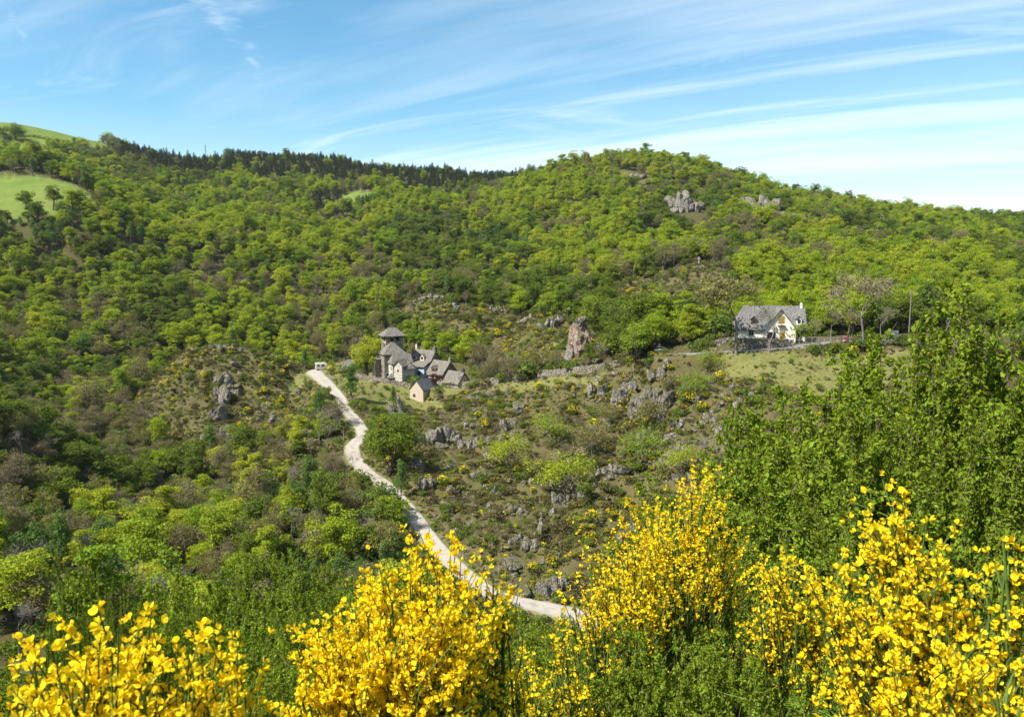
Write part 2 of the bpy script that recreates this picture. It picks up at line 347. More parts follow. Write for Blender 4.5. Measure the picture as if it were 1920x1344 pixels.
def stone_mat(name, a, b_, c_, scale, moss=(0.10, 0.11, 0.04), mossy=0.35, joint=0.35):
    m, t = new_mat(name); tc_ = N(t, 'ShaderNodeTexCoord'); ge = N(t, 'ShaderNodeNewGeometry')
    vo = N(t, 'ShaderNodeTexVoronoi', feature='F1', inp={'Scale': scale, 'Randomness': 0.9}); L(t, tc_.outputs['Object'], vo.inputs['Vector'])
    sx = N(t, 'ShaderNodeSeparateColor'); L(t, vo.outputs['Color'], sx.inputs[0])
    col = ramp(t, sx.outputs[0], [(0, a), (0.5, b_), (1, c_)])
    edge = maprange(t, vo.outputs['Distance'], 0.30, 0.62)
    col = mixc(t, math_(t, 'MULTIPLY', edge, joint), col, tuple(x*0.3 for x in a))
    big = tnoise(t, 0.55, 6, 0.65, tc_.outputs['Object'])
    mo = math_(t, 'MULTIPLY', maprange(t, big, 0.5, 0.68), mossy)
    col = mixc(t, mo, col, moss)
    f = tnoise(t, scale*3, 4, 0.6, tc_.outputs['Object'])
    hgt = math_(t, 'SUBTRACT', math_(t, 'MULTIPLY', f, 0.4), edge)
    out_(t, diffuse(t, col, bump(t, hgt, 0.8, 0.12)).outputs[0]); return m

# ground: colour of each zone kept on the vertices, broken up by the material
mg, t = new_mat("ground_cover")
at = N(t, 'ShaderNodeAttribute', attribute_name='zone'); sc_ = N(t, 'ShaderNodeSeparateColor'); L(t, at.outputs['Color'], sc_.inputs[0])
tc_ = N(t, 'ShaderNodeTexCoord'); ob = tc_.outputs['Object']
n1 = tnoise(t, 0.35, 6, 0.65, ob); n2 = tnoise(t, 1.6, 6, 0.7, ob); n3 = tnoise(t, 0.06, 4, 0.6, ob)
forest = ramp(t, n2, [(0.3, (0.045, 0.035, 0.018)), (0.5, (0.075, 0.065, 0.028)), (0.7, (0.085, 0.10, 0.03))])
heathc = ramp(t, n1, [(0.28, (0.06, 0.05, 0.022)), (0.42, (0.08, 0.085, 0.025)), (0.55, (0.11, 0.085, 0.045)), (0.68, (0.085, 0.09, 0.025)), (0.8, (0.15, 0.11, 0.075))])
heathc = mixc(t, maprange(t, n2, 0.35, 0.7, 0.0, 0.55), heathc, (0.085, 0.075, 0.03))
grassc = ramp(t, n1, [(0.3, (0.075, 0.095, 0.02)), (0.42, (0.13, 0.145, 0.035)), (0.52, (0.17, 0.155, 0.06)), (0.62, (0.115, 0.14, 0.03)), (0.75, (0.18, 0.15, 0.075))])
grassc = mixc(t, maprange(t, n2, 0.4, 0.66, 0, 0.6), grassc, (0.085, 0.08, 0.03))
pastc = ramp(t, n3, [(0.3, (0.095, 0.15, 0.025)), (0.55, (0.13, 0.18, 0.035)), (0.75, (0.16, 0.17, 0.045))])
pastc = mixc(t, maprange(t, n1, 0.42, 0.66, 0, 0.55), pastc, (0.10, 0.105, 0.032))
c = mixc(t, maprange(t, sc_.outputs[0], 0.25, 0.75), forest, heathc)
c = mixc(t, maprange(t, math_(t, 'ADD', sc_.outputs[1], math_(t, 'MULTIPLY', math_(t, 'SUBTRACT', n1, 0.5), 0.8)), 0.3, 0.7), c, grassc)
c = mixc(t, maprange(t, sc_.outputs[2], 0.3, 0.7), c, pastc)
c = mixc(t, math_(t, 'MULTIPLY', maprange(t, math_(t, 'SUBTRACT', math_(t, 'MULTIPLY', n1, 1.0), 0.0), 0.62, 0.74), maprange(t, sc_.outputs[0], 0.4, 0.9)), c, (0.20, 0.165, 0.135))
out_(t, diffuse(t, c, bump(t, n2, 0.8, 0.35), 1.0, 0.05).outputs[0])

def mesh_np(name, V, Fq, mats=None, fm=None, smooth_=False):
    """a mesh from arrays: Fq is a list of (k-gon index arrays)"""
    me = bpy.data.meshes.new(name); V = np.asarray(V, np.float32)
    Fq = [np.asarray(f, np.int32) for f in (Fq if isinstance(Fq, list) else [Fq]) if len(f)]
    me.vertices.add(len(V)); me.vertices.foreach_set('co', V.ravel())
    tot = np.concatenate([np.full(len(f), f.shape[1], np.int32) for f in Fq]); st = np.r_[0, np.cumsum(tot)[:-1]].astype(np.int32)
    idx = np.concatenate([f.ravel() for f in Fq])
    me.loops.add(len(idx)); me.loops.foreach_set('vertex_index', idx)
    me.polygons.add(len(tot)); me.polygons.foreach_set('loop_start', st)
    if fm is not None: me.polygons.foreach_set('material_index', np.asarray(fm, np.int32))
    me.polygons.foreach_set('use_smooth', np.full(len(tot), bool(smooth_)))
    for m_ in (mats or []): me.materials.append(m_)
    me.update(calc_edges=True); return me
def link(name, data, parent=None, loc=None, rz=None, scale=None):
    o = bpy.data.objects.new(name, data); COL.objects.link(o)
    if parent is not None: o.parent = parent
    if loc is not None: o.location = loc
    if rz is not None: o.rotation_euler = (0, 0, rz)
    if scale is not None: o.scale = (scale,)*3 if isinstance(scale, (int, float)) else scale
    return o
def tag(o, label, cat, group=None):
    o['label'] = label; o['category'] = cat
    if group: o['group'] = group
    return o
def thing(name, label, cat, loc=(0, 0, 0), rz=0.0, group=None):
    return tag(link(name, None, None, loc, rz), label, cat, group)
def structure(o, label=None):
    o['kind'] = 'structure'
    if label: o['label'] = label
    return o

# ------------------------------------------------------------------ terrain, road, lanes
nr, nth = GX.shape
ii, jj = np.meshgrid(np.arange(nr-1), np.arange(nth-1), indexing='ij')
quad = np.stack([ii*nth+jj, ii*nth+jj+1, (ii+1)*nth+jj+1, (ii+1)*nth+jj], -1).reshape(-1, 4)[:, ::-1]
me = mesh_np("terrain", np.stack([GX, GY, GZ], -1).reshape(-1, 3), quad, [mg], smooth_=True)
ca = me.color_attributes.new('zone', 'FLOAT_COLOR', 'POINT')
far_grass = (zone(z_pasture, GX, GY) | zone(z_meadow, GX, GY) | zone(z_clear, GX, GY))
cz = np.zeros((nr, nth, 4), np.float32); cz[..., 3] = 1
cz[..., 0] = heath | village | zone(z_redbank, GX, GY) | zone(z_summit, GX, GY) | (RG < 60); cz[..., 1] = (grass & ~far_grass) | (village & ~zone(z_slope, GX, GY)); cz[..., 2] = far_grass
rd = np.minimum(dist_line(GX, GY, road_line, road_w)[0], dist_line(GX, GY, drive_line, drive_w)[0]); verge = smooth(1-(rd-0.5)/2.0)
cz[..., 1] = np.maximum(cz[..., 1], verge)
for ch in range(3):
    b_ = cz[..., ch]
    for _ in range(2): b_ = (b_*2 + np.roll(b_, 1, 0) + np.roll(b_, -1, 0) + np.roll(b_, 1, 1) + np.roll(b_, -1, 1))/6
    cz[..., ch] = b_
ca.data.foreach_set('color', cz.ravel())
structure(link("terrain", me), "wooded hills, heath and meadows of the gorge")

def ribbon(name, line, w, mat, seed, lift=0.0, label=None):
    T = np.gradient(line[:, :2], axis=0); T /= np.linalg.norm(T, axis=1)[:, None]; Nn = np.c_[-T[:, 1], T[:, 0]]
    cs = np.array([-0.62, -0.5, -0.38, -0.24, -0.1, 0.1, 0.24, 0.38, 0.5, 0.62]); dz = np.array([-0.45, 0, 0.03, -0.02, 0.03, 0.03, -0.02, 0.03, 0, -0.45])
    V = []
    for k in range(len(line)):
        for c_, z_ in zip(cs, dz):
            j = 1 + 0.12*(vnoise(np.array([k*0.7+seed]), np.array([np.sign(c_)*5.0]), seed)[0]-0.5) if abs(c_) > 0.4 else 1
            V.append((line[k, 0]+Nn[k, 0]*c_*w[k]*j, line[k, 1]+Nn[k, 1]*c_*w[k]*j, line[k, 2]+z_+lift))
    nk = len(cs); Q = [(k*nk+i, k*nk+i+1, (k+1)*nk+i+1, (k+1)*nk+i) for k in range(len(line)-1) for i in range(nk-1)]
    me_ = mesh_np(name, V, np.array(Q)[:, ::-1], [mat], smooth_=True); at_ = me_.attributes.new('across', 'FLOAT', 'POINT')
    at_.data.foreach_set('value', np.tile(np.abs(cs)*2, len(line)).astype(np.float32))
    return structure(link(name, me_), label)
mr, t = new_mat("pale_gravel"); tc_ = N(t, 'ShaderNodeTexCoord')
a1 = tnoise(t, 0.5, 6, 0.6, tc_.outputs['Object']); a2 = tnoise(t, 6.0, 5, 0.7, tc_.outputs['Object'])
c = ramp(t, a1, [(0.3, (0.27, 0.24, 0.20)), (0.55, (0.36, 0.325, 0.28)), (0.75, (0.31, 0.275, 0.225))])
c = mixc(t, maprange(t, a2, 0.42, 0.7, 0, 0.45), c, (0.22, 0.185, 0.145))
ac = N(t, 'ShaderNodeAttribute', attribute_name='across'); av = math_(t, 'ADD', ac.outputs['Fac'], math_(t, 'MULTIPLY_ADD', a1, 0.9, -0.45))
c = mixc(t, maprange(t, av, 0.72, 1.12, 0, 0.85), c, (0.13, 0.125, 0.05))
c = mixc(t, maprange(t, av, 0.30, 0.08, 0, 0.30), c, (0.19, 0.17, 0.10))
out_(t, diffuse(t, c, bump(t, a2, 0.6, 0.05), 1.0, 0.05).outputs[0])
m_asph = plain_mat("grey_tarmac", (0.16, 0.155, 0.15), 0.25, 1.2, 0.95)
ribbon("road", road_line, road_w, mr, 3, label="pale gravel track winding down from the hamlet")
ribbon("lane", lane_line, lane_w, mr, 9, 0.006, label="pale lane from the parking place to the church")
ribbon("drive", drive_line, drive_w, m_asph, 5, label="grey tarmac drive in front of the cream house")
# ------------------------------------------------------------------ plants and rocks: shapes
def unit(v): return v/np.maximum(np.linalg.norm(v, axis=-1, keepdims=True), 1e-9)
class MB:
    """collects pieces of one mesh"""
    def __init__(s): s.V = []; s.Q = []; s.T = []; s.n = 0; s.qm = []; s.tm = []
    def add(s, V, Fc, mat=0):
        Fc = np.asarray(Fc, np.int64) + s.n; s.V.append(np.asarray(V, float)); s.n += len(V)
        if Fc.shape[1] == 4: s.Q.append(Fc); s.qm.append(np.full(len(Fc), mat))
        else: s.T.append(Fc); s.tm.append(np.full(len(Fc), mat))
    def cards(s, c, nrm, size, rng, asp=0.62, mat=0, along=None):
        """leaf-shaped quads at c facing nrm"""
        k = len(c); size = np.broadcast_to(np.asarray(size, float), (k,))[:, None]
        r = unit(rng.normal(size=(k, 3))) if along is None else along
        t_ = unit(np.cross(nrm, r)); b_ = np.cross(nrm, t_)
        if along is not None: t_, b_ = b_, t_; b_ = unit(along)
        j = lambda a: a*(1+0.35*rng.uniform(-1, 1, (k, 1)))
        A_ = c - b_*size*j(0.5); C_ = c + b_*size*j(0.5)
        B_ = c + t_*size*j(asp/2) + b_*size*rng.uniform(-.18, .12, (k, 1)) + nrm*size*0.12
        D_ = c - t_*size*j(asp/2) + b_*size*rng.uniform(-.18, .12, (k, 1)) + nrm*size*0.12
        V = np.stack([A_, B_, C_, D_], 1).reshape(-1, 3); s.add(V, np.arange(4*k).reshape(k, 4), mat)
    def tube(s, pts, rad, sides=5, mat=0):
        pts = np.asarray(pts, float); k = len(pts); rad = np.broadcast_to(np.asarray(rad, float), (k,))
        T_ = unit(np.gradient(pts, axis=0)); ref = np.array([0.31, 0.87, 0.39]); a = unit(np.cross(T_, ref)); b = np.cross(T_, a)
        an = np.arange(sides)*2*math.pi/sides
        V = pts[:, None] + rad[:, None, None]*(np.cos(an)[None, :, None]*a[:, None] + np.sin(an)[None, :, None]*b[:, None])
        i, j_ = np.meshgrid(np.arange(k-1), np.arange(sides), indexing='ij'); j2 = (j_+1) % sides
        Fc = np.stack([i*sides+j_, i*sides+j2, (i+1)*sides+j2, (i+1)*sides+j_], -1).reshape(-1, 4)
        s.add(V.reshape(-1, 3), Fc, mat)
    def box(s, x0, x1, y0, y1, z0, z1, mat=0):
        V = [(x, y, z) for z in (z0, z1) for y in (y0, y1) for x in (x0, x1)]
        s.add(V, [(0, 2, 3, 1), (4, 5, 7, 6), (0, 1, 5, 4), (2, 6, 7, 3), (0, 4, 6, 2), (1, 3, 7, 5)], mat)
    def mesh(s, name, mats, smooth_=False):
        fs, fm = [], []
        if s.Q: fs.append(np.concatenate(s.Q)); fm.append(np.concatenate(s.qm))
        if s.T: fs.append(np.concatenate(s.T)); fm.append(np.concatenate(s.tm))
        return mesh_np(name, np.concatenate(s.V), fs, mats, np.concatenate(fm), smooth_)

M = {}
M['lime'] = leaf_mat("lime_leaves", [(0.235, 0.305, 0.02), (0.33, 0.375, 0.025), (0.19, 0.275, 0.024), (0.36, 0.38, 0.03), (0.25, 0.32, 0.022)])
M['mid'] = leaf_mat("mid_green_leaves", [(0.09, 0.135, 0.02), (0.15, 0.195, 0.024), (0.115, 0.165, 0.032), (0.185, 0.225, 0.03)])
M['bud'] = leaf_mat("budding_leaves", [(0.155, 0.15, 0.04), (0.18, 0.175, 0.036), (0.165, 0.135, 0.065), (0.20, 0.20, 0.036), (0.175, 0.14, 0.08), (0.165, 0.155, 0.055), (0.17, 0.17, 0.04)], 0.4, 0.3)
M['birch'] = leaf_mat("bluish_green_leaves", [(0.09, 0.16, 0.04), (0.13, 0.20, 0.05), (0.11, 0.20, 0.035)])
M['pine'] = leaf_mat("pine_needles", [(0.03, 0.046, 0.018), (0.05, 0.065, 0.024), (0.04, 0.058, 0.028)], 0.4, 0.1)
M['red'] = leaf_mat("purple_leaves", [(0.06, 0.016, 0.02), (0.07, 0.02, 0.022)], 0.4, 0.3)
M['white'] = leaf_mat("pale_blossom", [(0.50, 0.48, 0.40), (0.40, 0.40, 0.32)], 0.25, 0.3)
M['yellow'] = leaf_mat("yellow_broom_flowers_far", [(0.60, 0.44, 0.015), (0.52, 0.37, 0.012)], 0.3, 0.3)
M['heather'] = leaf_mat("heather_leaves", [(0.075, 0.075, 0.022), (0.11, 0.11, 0.03), (0.095, 0.075, 0.04), (0.12, 0.13, 0.03), (0.09, 0.10, 0.05)], 0.45, 0.2)
M['tuft'] = leaf_mat("grass_tufts", [(0.24, 0.24, 0.07), (0.20, 0.23, 0.04), (0.30, 0.25, 0.13), (0.27, 0.22, 0.12)], 0.3, 0.3)
M['bark'] = plain_mat("dark_bark", (0.07, 0.055, 0.04), 0.4, 2.0)
M['greybark'] = plain_mat("grey_bark", (0.19, 0.165, 0.14), 0.35, 3.0)
M['twig'] = leaf_mat("twigs", [(0.20, 0.17, 0.13), (0.24, 0.21, 0.17), (0.17, 0.13, 0.11)], 0.35, 0.0, 0.01)

def tree_shape(seed, h, r, nb, nl, leaf, crown0=0.14, flat=0.62, blob=0.30, leafmat='lime', bark='bark', twigs=0, point=0.0, out=0.0):
    """trunk with limbs, and a crown of separate leaf clumps with gaps between them; returns trunk mesh and crown mesh"""
    g = np.random.default_rng(seed)
    zc_ = h*(crown0+1)/2; hz = h*(1-crown0)/2
    d = unit(g.normal(size=(nb*3, 3))); rr_ = g.uniform(0.35, 1.0, len(d))
    d = d[d[:, 2] > -0.75][:nb]; rr_ = rr_[:len(d)]
    shape = 1-point*np.clip((d[:, 2]*rr_+1)/2, 0, 1)
    lop = 1+0.22*np.sin(np.arctan2(d[:, 1], d[:, 0])*2+seed)+0.15*np.sin(np.arctan2(d[:, 1], d[:, 0])*3+seed*2)
    bc = np.c_[d[:, 0]*rr_*r*shape*lop*0.85, d[:, 1]*rr_*r*shape*lop*0.85, zc_ + d[:, 2]*rr_*hz*0.95]
    br = r*blob*g.uniform(0.5, 1.45, len(bc))*(1-0.4*point*np.clip((d[:, 2]+1)/2, 0, 1))
    tb = MB(); tp = [(0, 0, -0.8), (0, 0, 0.1), (g.normal()*.1*r, g.normal()*.1*r, h*0.3), (g.normal()*.12*r, g.normal()*.12*r, h*0.6), (0, 0, h*0.88)]
    tp = catmull(tp, 3); tr0 = h*0.024
    tb.tube(tp, np.linspace(tr0*1.3, tr0*0.2, len(tp)), 6)
    for k in range(min(len(bc), 12)):
        s0 = tp[int(len(tp)*(0.3+0.4*g.random()))]; e = bc[k]; mid = (s0+e)/2 + np.array([0, 0, -0.06*h])+g.normal(size=3)*0.03*h
        tb.tube(catmull([s0, mid, e], 3), np.linspace(tr0*0.5, tr0*0.1, 7), 4)
    cb = MB(); per = np.maximum(4, (nl*br**2/np.sum(br**2)).astype(int))
    ci = np.repeat(np.arange(len(bc)), per); k = len(ci)
    dd = unit(g.normal(size=(k, 3))); flip = (dd[:, 2] < -0.1) & (g.random(k) < 0.6); dd[flip, 2] *= -1
    rad = g.uniform(0.35, 1.08, k)**0.6
    c = bc[ci] + dd*(br[ci]*rad)[:, None]*np.array([1, 1, flat])
    nrm = unit(dd*0.55 + np.array([0, 0, 0.45]) + g.normal(size=(k, 3))*0.5)
    cb.cards(c, nrm, leaf*g.uniform(0.6, 1.35, k), g, 0.75)
    if twigs:
        ti = g.integers(0, len(bc), twigs); d2 = unit(g.normal(size=(twigs, 3))+np.array([0, 0, 0.5])); d2 = unit(d2 + 0.8*unit(bc[ti]-np.array([0, 0, h*0.35])))
        c2 = bc[ti] + d2*(br[ti]*g.uniform(0.2, 0.9, twigs))[:, None]
        cb.cards(c2, unit(np.cross(d2, g.normal(size=(twigs, 3)))), br[ti]*0.95, g, 0.045, 1, along=d2)
    return tb.mesh("trunk", [M[bark]], True), cb.mesh("crown", [M[leafmat], M['twig']])

def bare_shape(seed, h, r, levels=4, pollard=False, leaf=0, leafmat='bud'):
    """a tree still in winter twigs: branches dividing again and again"""
    g = np.random.default_rng(seed); tb, cb = MB(), MB(); tips = []
    def grow(p, d, ln, rad, lev):
        q = [p]; dd = d
        for _ in range(3):
            dd = unit(dd + g.normal(size=3)*0.14 + np.array([0, 0, 0.06])); q.append(q[-1]+dd*ln/3)
        end = rad*0.6
        (tb if lev > levels-3 else cb).tube(np.array(q), np.linspace(rad, end, 4), 5 if lev > levels-2 else 3, 0)
        if lev == 0: tips.append((q[-1], dd)); return
        for _ in range(g.integers(2, 4) + (1 if lev == levels-1 else 0) + (2 if pollard and lev == levels-1 else 0)):
            nd = unit(dd + unit(g.normal(size=3)*np.array([1, 1, 0.6]))*(0.75 if lev > 1 else 0.65)+np.array([0, 0, 0.12]))
            grow(q[g.integers(2, 4)], nd, ln*g.uniform(0.62, 0.85), end*0.8, lev-1)
    base = np.array([0, 0, -0.5]); th = h*(0.16 if not pollard else 0.22)
    tb.tube(np.array([base, (0, 0, th*.5), (0.03*h*g.normal()*.3, 0.0, th)]), [h*0.017, h*0.0125, h*0.011], 7)
    grow(np.array([0, 0, th*0.98]), np.array([0, 0, 1.0]), h*0.21, h*0.0105, levels)
    tp = np.array([t_[0] for t_ in tips]); td = np.array([t_[1] for t_ in tips])
    for _ in range(7):
        d2 = unit(td+g.normal(size=td.shape)*0.6); cb.cards(tp-td*h*0.03*g.random((len(tp), 1))+d2*h*0.035, unit(np.cross(d2, g.normal(size=d2.shape))), h*0.085, g, 0.055, 1, along=d2)
    if leaf:
        k = g.integers(0, len(tp), leaf); cb.cards(tp[k]+g.normal(size=(leaf, 3))*h*0.03, unit(g.normal(size=(leaf, 3))+np.array([0, 0, .6])), h*0.022, g, 0.7, 2)
    tm, cm = tb.mesh("trunk", [M['greybark']], True), cb.mesh("crown", [M['greybark'], M['twig'], M[leafmat]])
    s_ = h/max(1e-3, tp[:, 2].max())
    for me_ in (tm, cm): me_.transform(Matrix.Diagonal((s_*1.15, s_*1.15, s_, 1)))
    return tm, cm

def pine_shape(seed, h, r, nl, leaf):
    g = np.random.default_rng(seed); tb, cb = MB(), MB()
    tb.tube([(0, 0, -0.8), (0, 0, h*.5), (0, 0, h*.97)], [h*.02, h*.014, h*.004], 5)
    for lev in np.linspace(0.18, 0.96, 11):
        rr_ = r*(1-lev)**0.7*1.15+0.15
        for a in np.arange(6)*1.047+g.random()*6:
            q = np.array([math.cos(a), math.sin(a), 0]); k = max(6, int(nl/66))
            s_ = g.random((k, 1))**0.6; c = np.array([0, 0, lev*h]) + q*rr_*s_*g.uniform(.75, 1.15) + np.array([0, 0, -0.12*rr_])*s_ + g.normal(size=(k, 3))*np.array([.18, .18, .07])*rr_*0.8
            cb.cards(c, unit(np.array([0, 0, 1.0])+0.5*q+g.normal(size=(k, 3))*0.45), leaf*g.uniform(.6, 1.3, k), g, 0.6)
    return tb.mesh("trunk", [M['bark']], True), cb.mesh("crown", [M['pine']])

def shrub_shape(seed, h, r, nl, leaf, mat, flowers=0, up=0.4, twigs=0):
    """a low cushion of leaves, flowered on the top and outside where it flowers"""
    g = np.random.default_rng(seed); cb = MB()
    nb = 7; a = g.random(nb)*6.28; q = np.sqrt(g.random(nb))*0.62*r
    bc = np.c_[np.cos(a)*q, np.sin(a)*q, h*g.uniform(0.25, 0.6, nb)]; br = g.uniform(0.35, 0.6, nb)
    ci = g.integers(0, nb, nl); dd = unit(g.normal(size=(nl, 3))); dd[:, 2] = np.abs(dd[:, 2])-0.25
    sc3 = np.array([r, r, h*0.8]); rad = g.uniform(0.4, 1.05, nl)**0.5
    c = bc[ci]+dd*(br[ci]*rad)[:, None]*sc3; c[:, 2] = np.maximum(c[:, 2], -0.05*h)
    cb.cards(c, unit(dd*0.7+np.array([0, 0, up])+g.normal(size=(nl, 3))*0.5), leaf*g.uniform(.6, 1.4, nl), g, 0.6, 0)
    if flowers:
        fb = g.integers(0, nb, max(1, nb//2+1)); ci = fb[g.integers(0, len(fb), flowers)]; dd = unit(g.normal(size=(flowers, 3))+np.array([0, 0, .7])); dd[:, 2] = np.abs(dd[:, 2])
        c = bc[ci]+dd*(br[ci]*1.06)[:, None]*sc3
        cb.cards(c, unit(dd+g.normal(size=(flowers, 3))*0.4), leaf*0.95*g.uniform(.6, 1.3, flowers), g, 0.85, 1)
    if twigs:
        d2 = unit(g.normal(size=(twigs, 3))*np.array([1, 1, .6])+np.array([0, 0, .8])); c2 = d2*sc3*g.uniform(.5, 1.0, (twigs, 1))
        cb.cards(c2, unit(np.cross(d2, g.normal(size=d2.shape))), h*0.5, g, 0.04, 2, along=d2)
    return cb.mesh("foliage", [M[mat], M['yellow'], M['twig']])

def rock_shape(seed, sx, sy, sz, planes=16, strata=0.0, sub=3):
    g = np.random.default_rng(seed); bm = bmesh.new(); bmesh.ops.create_icosphere(bm, subdivisions=sub, radius=1)
    V = unit(np.array([v_.co[:] for v_ in bm.verts])); nn = unit(g.normal(size=(planes, 3))*np.array([1, 1, 0.7])); dist = g.uniform(0.45, 0.9, planes)
    nn = np.vstack([nn, np.eye(3), -np.eye(3)]); dist = np.r_[dist, np.full(6, 0.86)]
    dot = V@nn.T; rr_ = np.where(dot > 0.08, dist/np.maximum(dot, 0.08), 9).min(1)
    rr_ = np.minimum(rr_, 1.3)
    Pn = V*rr_[:, None]
    nz = fbm(Pn[:, 0]*3+seed, Pn[:, 1]*3+Pn[:, 2]*2.1, seed, 3)-0.5
    Pn = Pn*(1+0.13*nz[:, None])
    if strata: Pn[:, :2] *= (1+strata*(fbm(Pn[:, 2]*4.0, np.zeros(len(Pn))+seed, seed, 2)-0.5))[:, None]
    crack = fbm(Pn[:, 0]*4.5+7, Pn[:, 1]*4.5-3, seed+5, 2); Pn *= (1-0.16*smooth((0.06-np.abs(crack-0.5))/0.05))[:, None]
    for v_, p_ in zip(bm.verts, Pn*np.array([sx, sy, sz])): v_.co = p_
    me_ = bpy.data.meshes.new("rock"); [setattr(f_, 'smooth', False) for f_ in bm.faces]; bm.to_mesh(me_); bm.free(); return me_

def rock_material(name, a, b, c_, moss):
    m, t = new_mat(name); tc_ = N(t, 'ShaderNodeTexCoord'); ge = N(t, 'ShaderNodeNewGeometry'); oi = N(t, 'ShaderNodeObjectInfo')
    o = ge.outputs['Position']
    f1 = tnoise(t, 0.7, 7, 0.7, o); f2 = tnoise(t, 3.2, 6, 0.7, o)
    col = ramp(t, f1, [(0.32, a), (0.5, b), (0.68, c_)])
    mpp = N(t, 'ShaderNodeMapping'); mpp.inputs['Scale'].default_value = (1, 1, 0.28); L(t, o, mpp.inputs['Vector'])
    fis = tnoise(t, 1.5, 5, 0.6, mpp.outputs[0], 0.6)
    col = mixc(t, maprange(t, f2, 0.5, 0.66, 0, 0.6), col, (0.38, 0.36, 0.32))
    col = mixc(t, maprange(t, math_(t, 'ABSOLUTE', math_(t, 'SUBTRACT', fis, 0.5)), 0.0, 0.03, 0.8, 0.0), col, tuple(x*0.2 for x in a))
    col = mixc(t, maprange(t, f2, 0.32, 0.42, 0.6, 0), col, tuple(x*0.4 for x in a))
    nz_ = N(t, 'ShaderNodeSeparateXYZ'); L(t, ge.outputs['Normal'], nz_.inputs[0])
    mo = math_(t, 'MULTIPLY', maprange(t, nz_.outputs[2], 0.2, 0.75), maprange(t, f1, 0.34, 0.5))
    col = mixc(t, math_(t, 'MULTIPLY', mo, 0.85), col, moss)
    out_(t, diffuse(t, col, bump(t, math_(t, 'ADD', math_(t, 'ADD', f1, f2), math_(t, 'MULTIPLY', maprange(t, math_(t, 'ABSOLUTE', math_(t, 'SUBTRACT', fis, 0.5)), 0.0, 0.05), 0.6)), 1.0, 0.7), 0.95, 0.15).outputs[0]); return m
M['rock'] = rock_material("lichened_grey_rock", (0.25, 0.225, 0.19), (0.40, 0.365, 0.315), (0.32, 0.265, 0.21), (0.15, 0.14, 0.05))
M['pinkrock'] = rock_material("pinkish_rock", (0.36, 0.26, 0.20), (0.52, 0.38, 0.30), (0.45, 0.37, 0.30), (0.15, 0.14, 0.05))
ROCKS = [rock_shape(40+i, 1, 1, 1, 15, 0.25) for i in range(7)]
PINKROCKS = []
for me_ in ROCKS:
    p_ = me_.copy(); p_.materials.append(M['pinkrock']); PINKROCKS.append(p_); me_.materials.append(M['rock'])

TREES = {
 'lime': [tree_shape(1, 11, 4.4, 52, 4200, 0.38), tree_shape(2, 13, 4.5, 60, 4600, 0.38), tree_shape(3, 9.5, 4.2, 44, 3600, 0.36, 0.1), tree_shape(4, 12.5, 3.7, 52, 4000, 0.37, 0.12), tree_shape(5, 10.5, 3.4, 44, 3600, 0.36, 0.1, point=0.25)],
 'mid': [tree_shape(11, 11, 4.4, 52, 4200, 0.38, leafmat='mid'), tree_shape(12, 9, 4.2, 46, 3600, 0.36, 0.1, leafmat='mid'), tree_shape(13, 13, 4.0, 56, 4400, 0.38, leafmat='mid'), tree_shape(14, 11, 3.4, 46, 3600, 0.36, leafmat='mid', point=0.25)],
 'bud': [tree_shape(21, 10.5, 4.2, 44, 2300, 0.27, 0.18, twigs=700, leafmat='bud', bark='greybark'), tree_shape(22, 9, 4.0, 40, 2000, 0.27, 0.15, twigs=850, leafmat='bud', bark='greybark'), tree_shape(23, 12, 3.8, 46, 2400, 0.28, 0.18, twigs=650, leafmat='bud', bark='greybark'), tree_shape(24, 10, 3.6, 40, 2600, 0.27, 0.12, twigs=450, leafmat='bud', bark='greybark')],
 'birch': [tree_shape(31, 12, 2.7, 40, 2600, 0.33, 0.12, 0.8, 0.38, 'birch', 'greybark', point=0.55), tree_shape(32, 10, 3.0, 36, 2400, 0.33, 0.1, 0.8, 0.38, 'birch', 'greybark', point=0.4)],
 'pine': [pine_shape(41, 12, 3.2, 1700, 0.60), pine_shape(42, 10.5, 3.2, 1600, 0.60)],
 'bare': [bare_shape(51, 9, 4, 4), bare_shape(52, 8, 4, 4)],
}
SHRUBS = {
 'heather': [shrub_shape(61+i, 0.8, 0.9, 260, 0.17, 'heather') for i in range(3)],
 'broom': [shrub_shape(71+i, 1.1, 0.95, 280, 0.17, 'mid' if i else 'heather', (40, 90, 65)[i]) for i in range(3)],
 'green': [shrub_shape(81+i, 1.2, 1.0, 320, 0.19, 'mid') for i in range(2)],
 'tuft': [shrub_shape(91+i, 0.45, 0.6, 120, 0.26, 'tuft', up=0.0) for i in range(2)],
 'twiggy': [shrub_shape(95+i, 1.0, 0.9, 90, 0.14, 'bud', twigs=170) for i in range(2)],
}
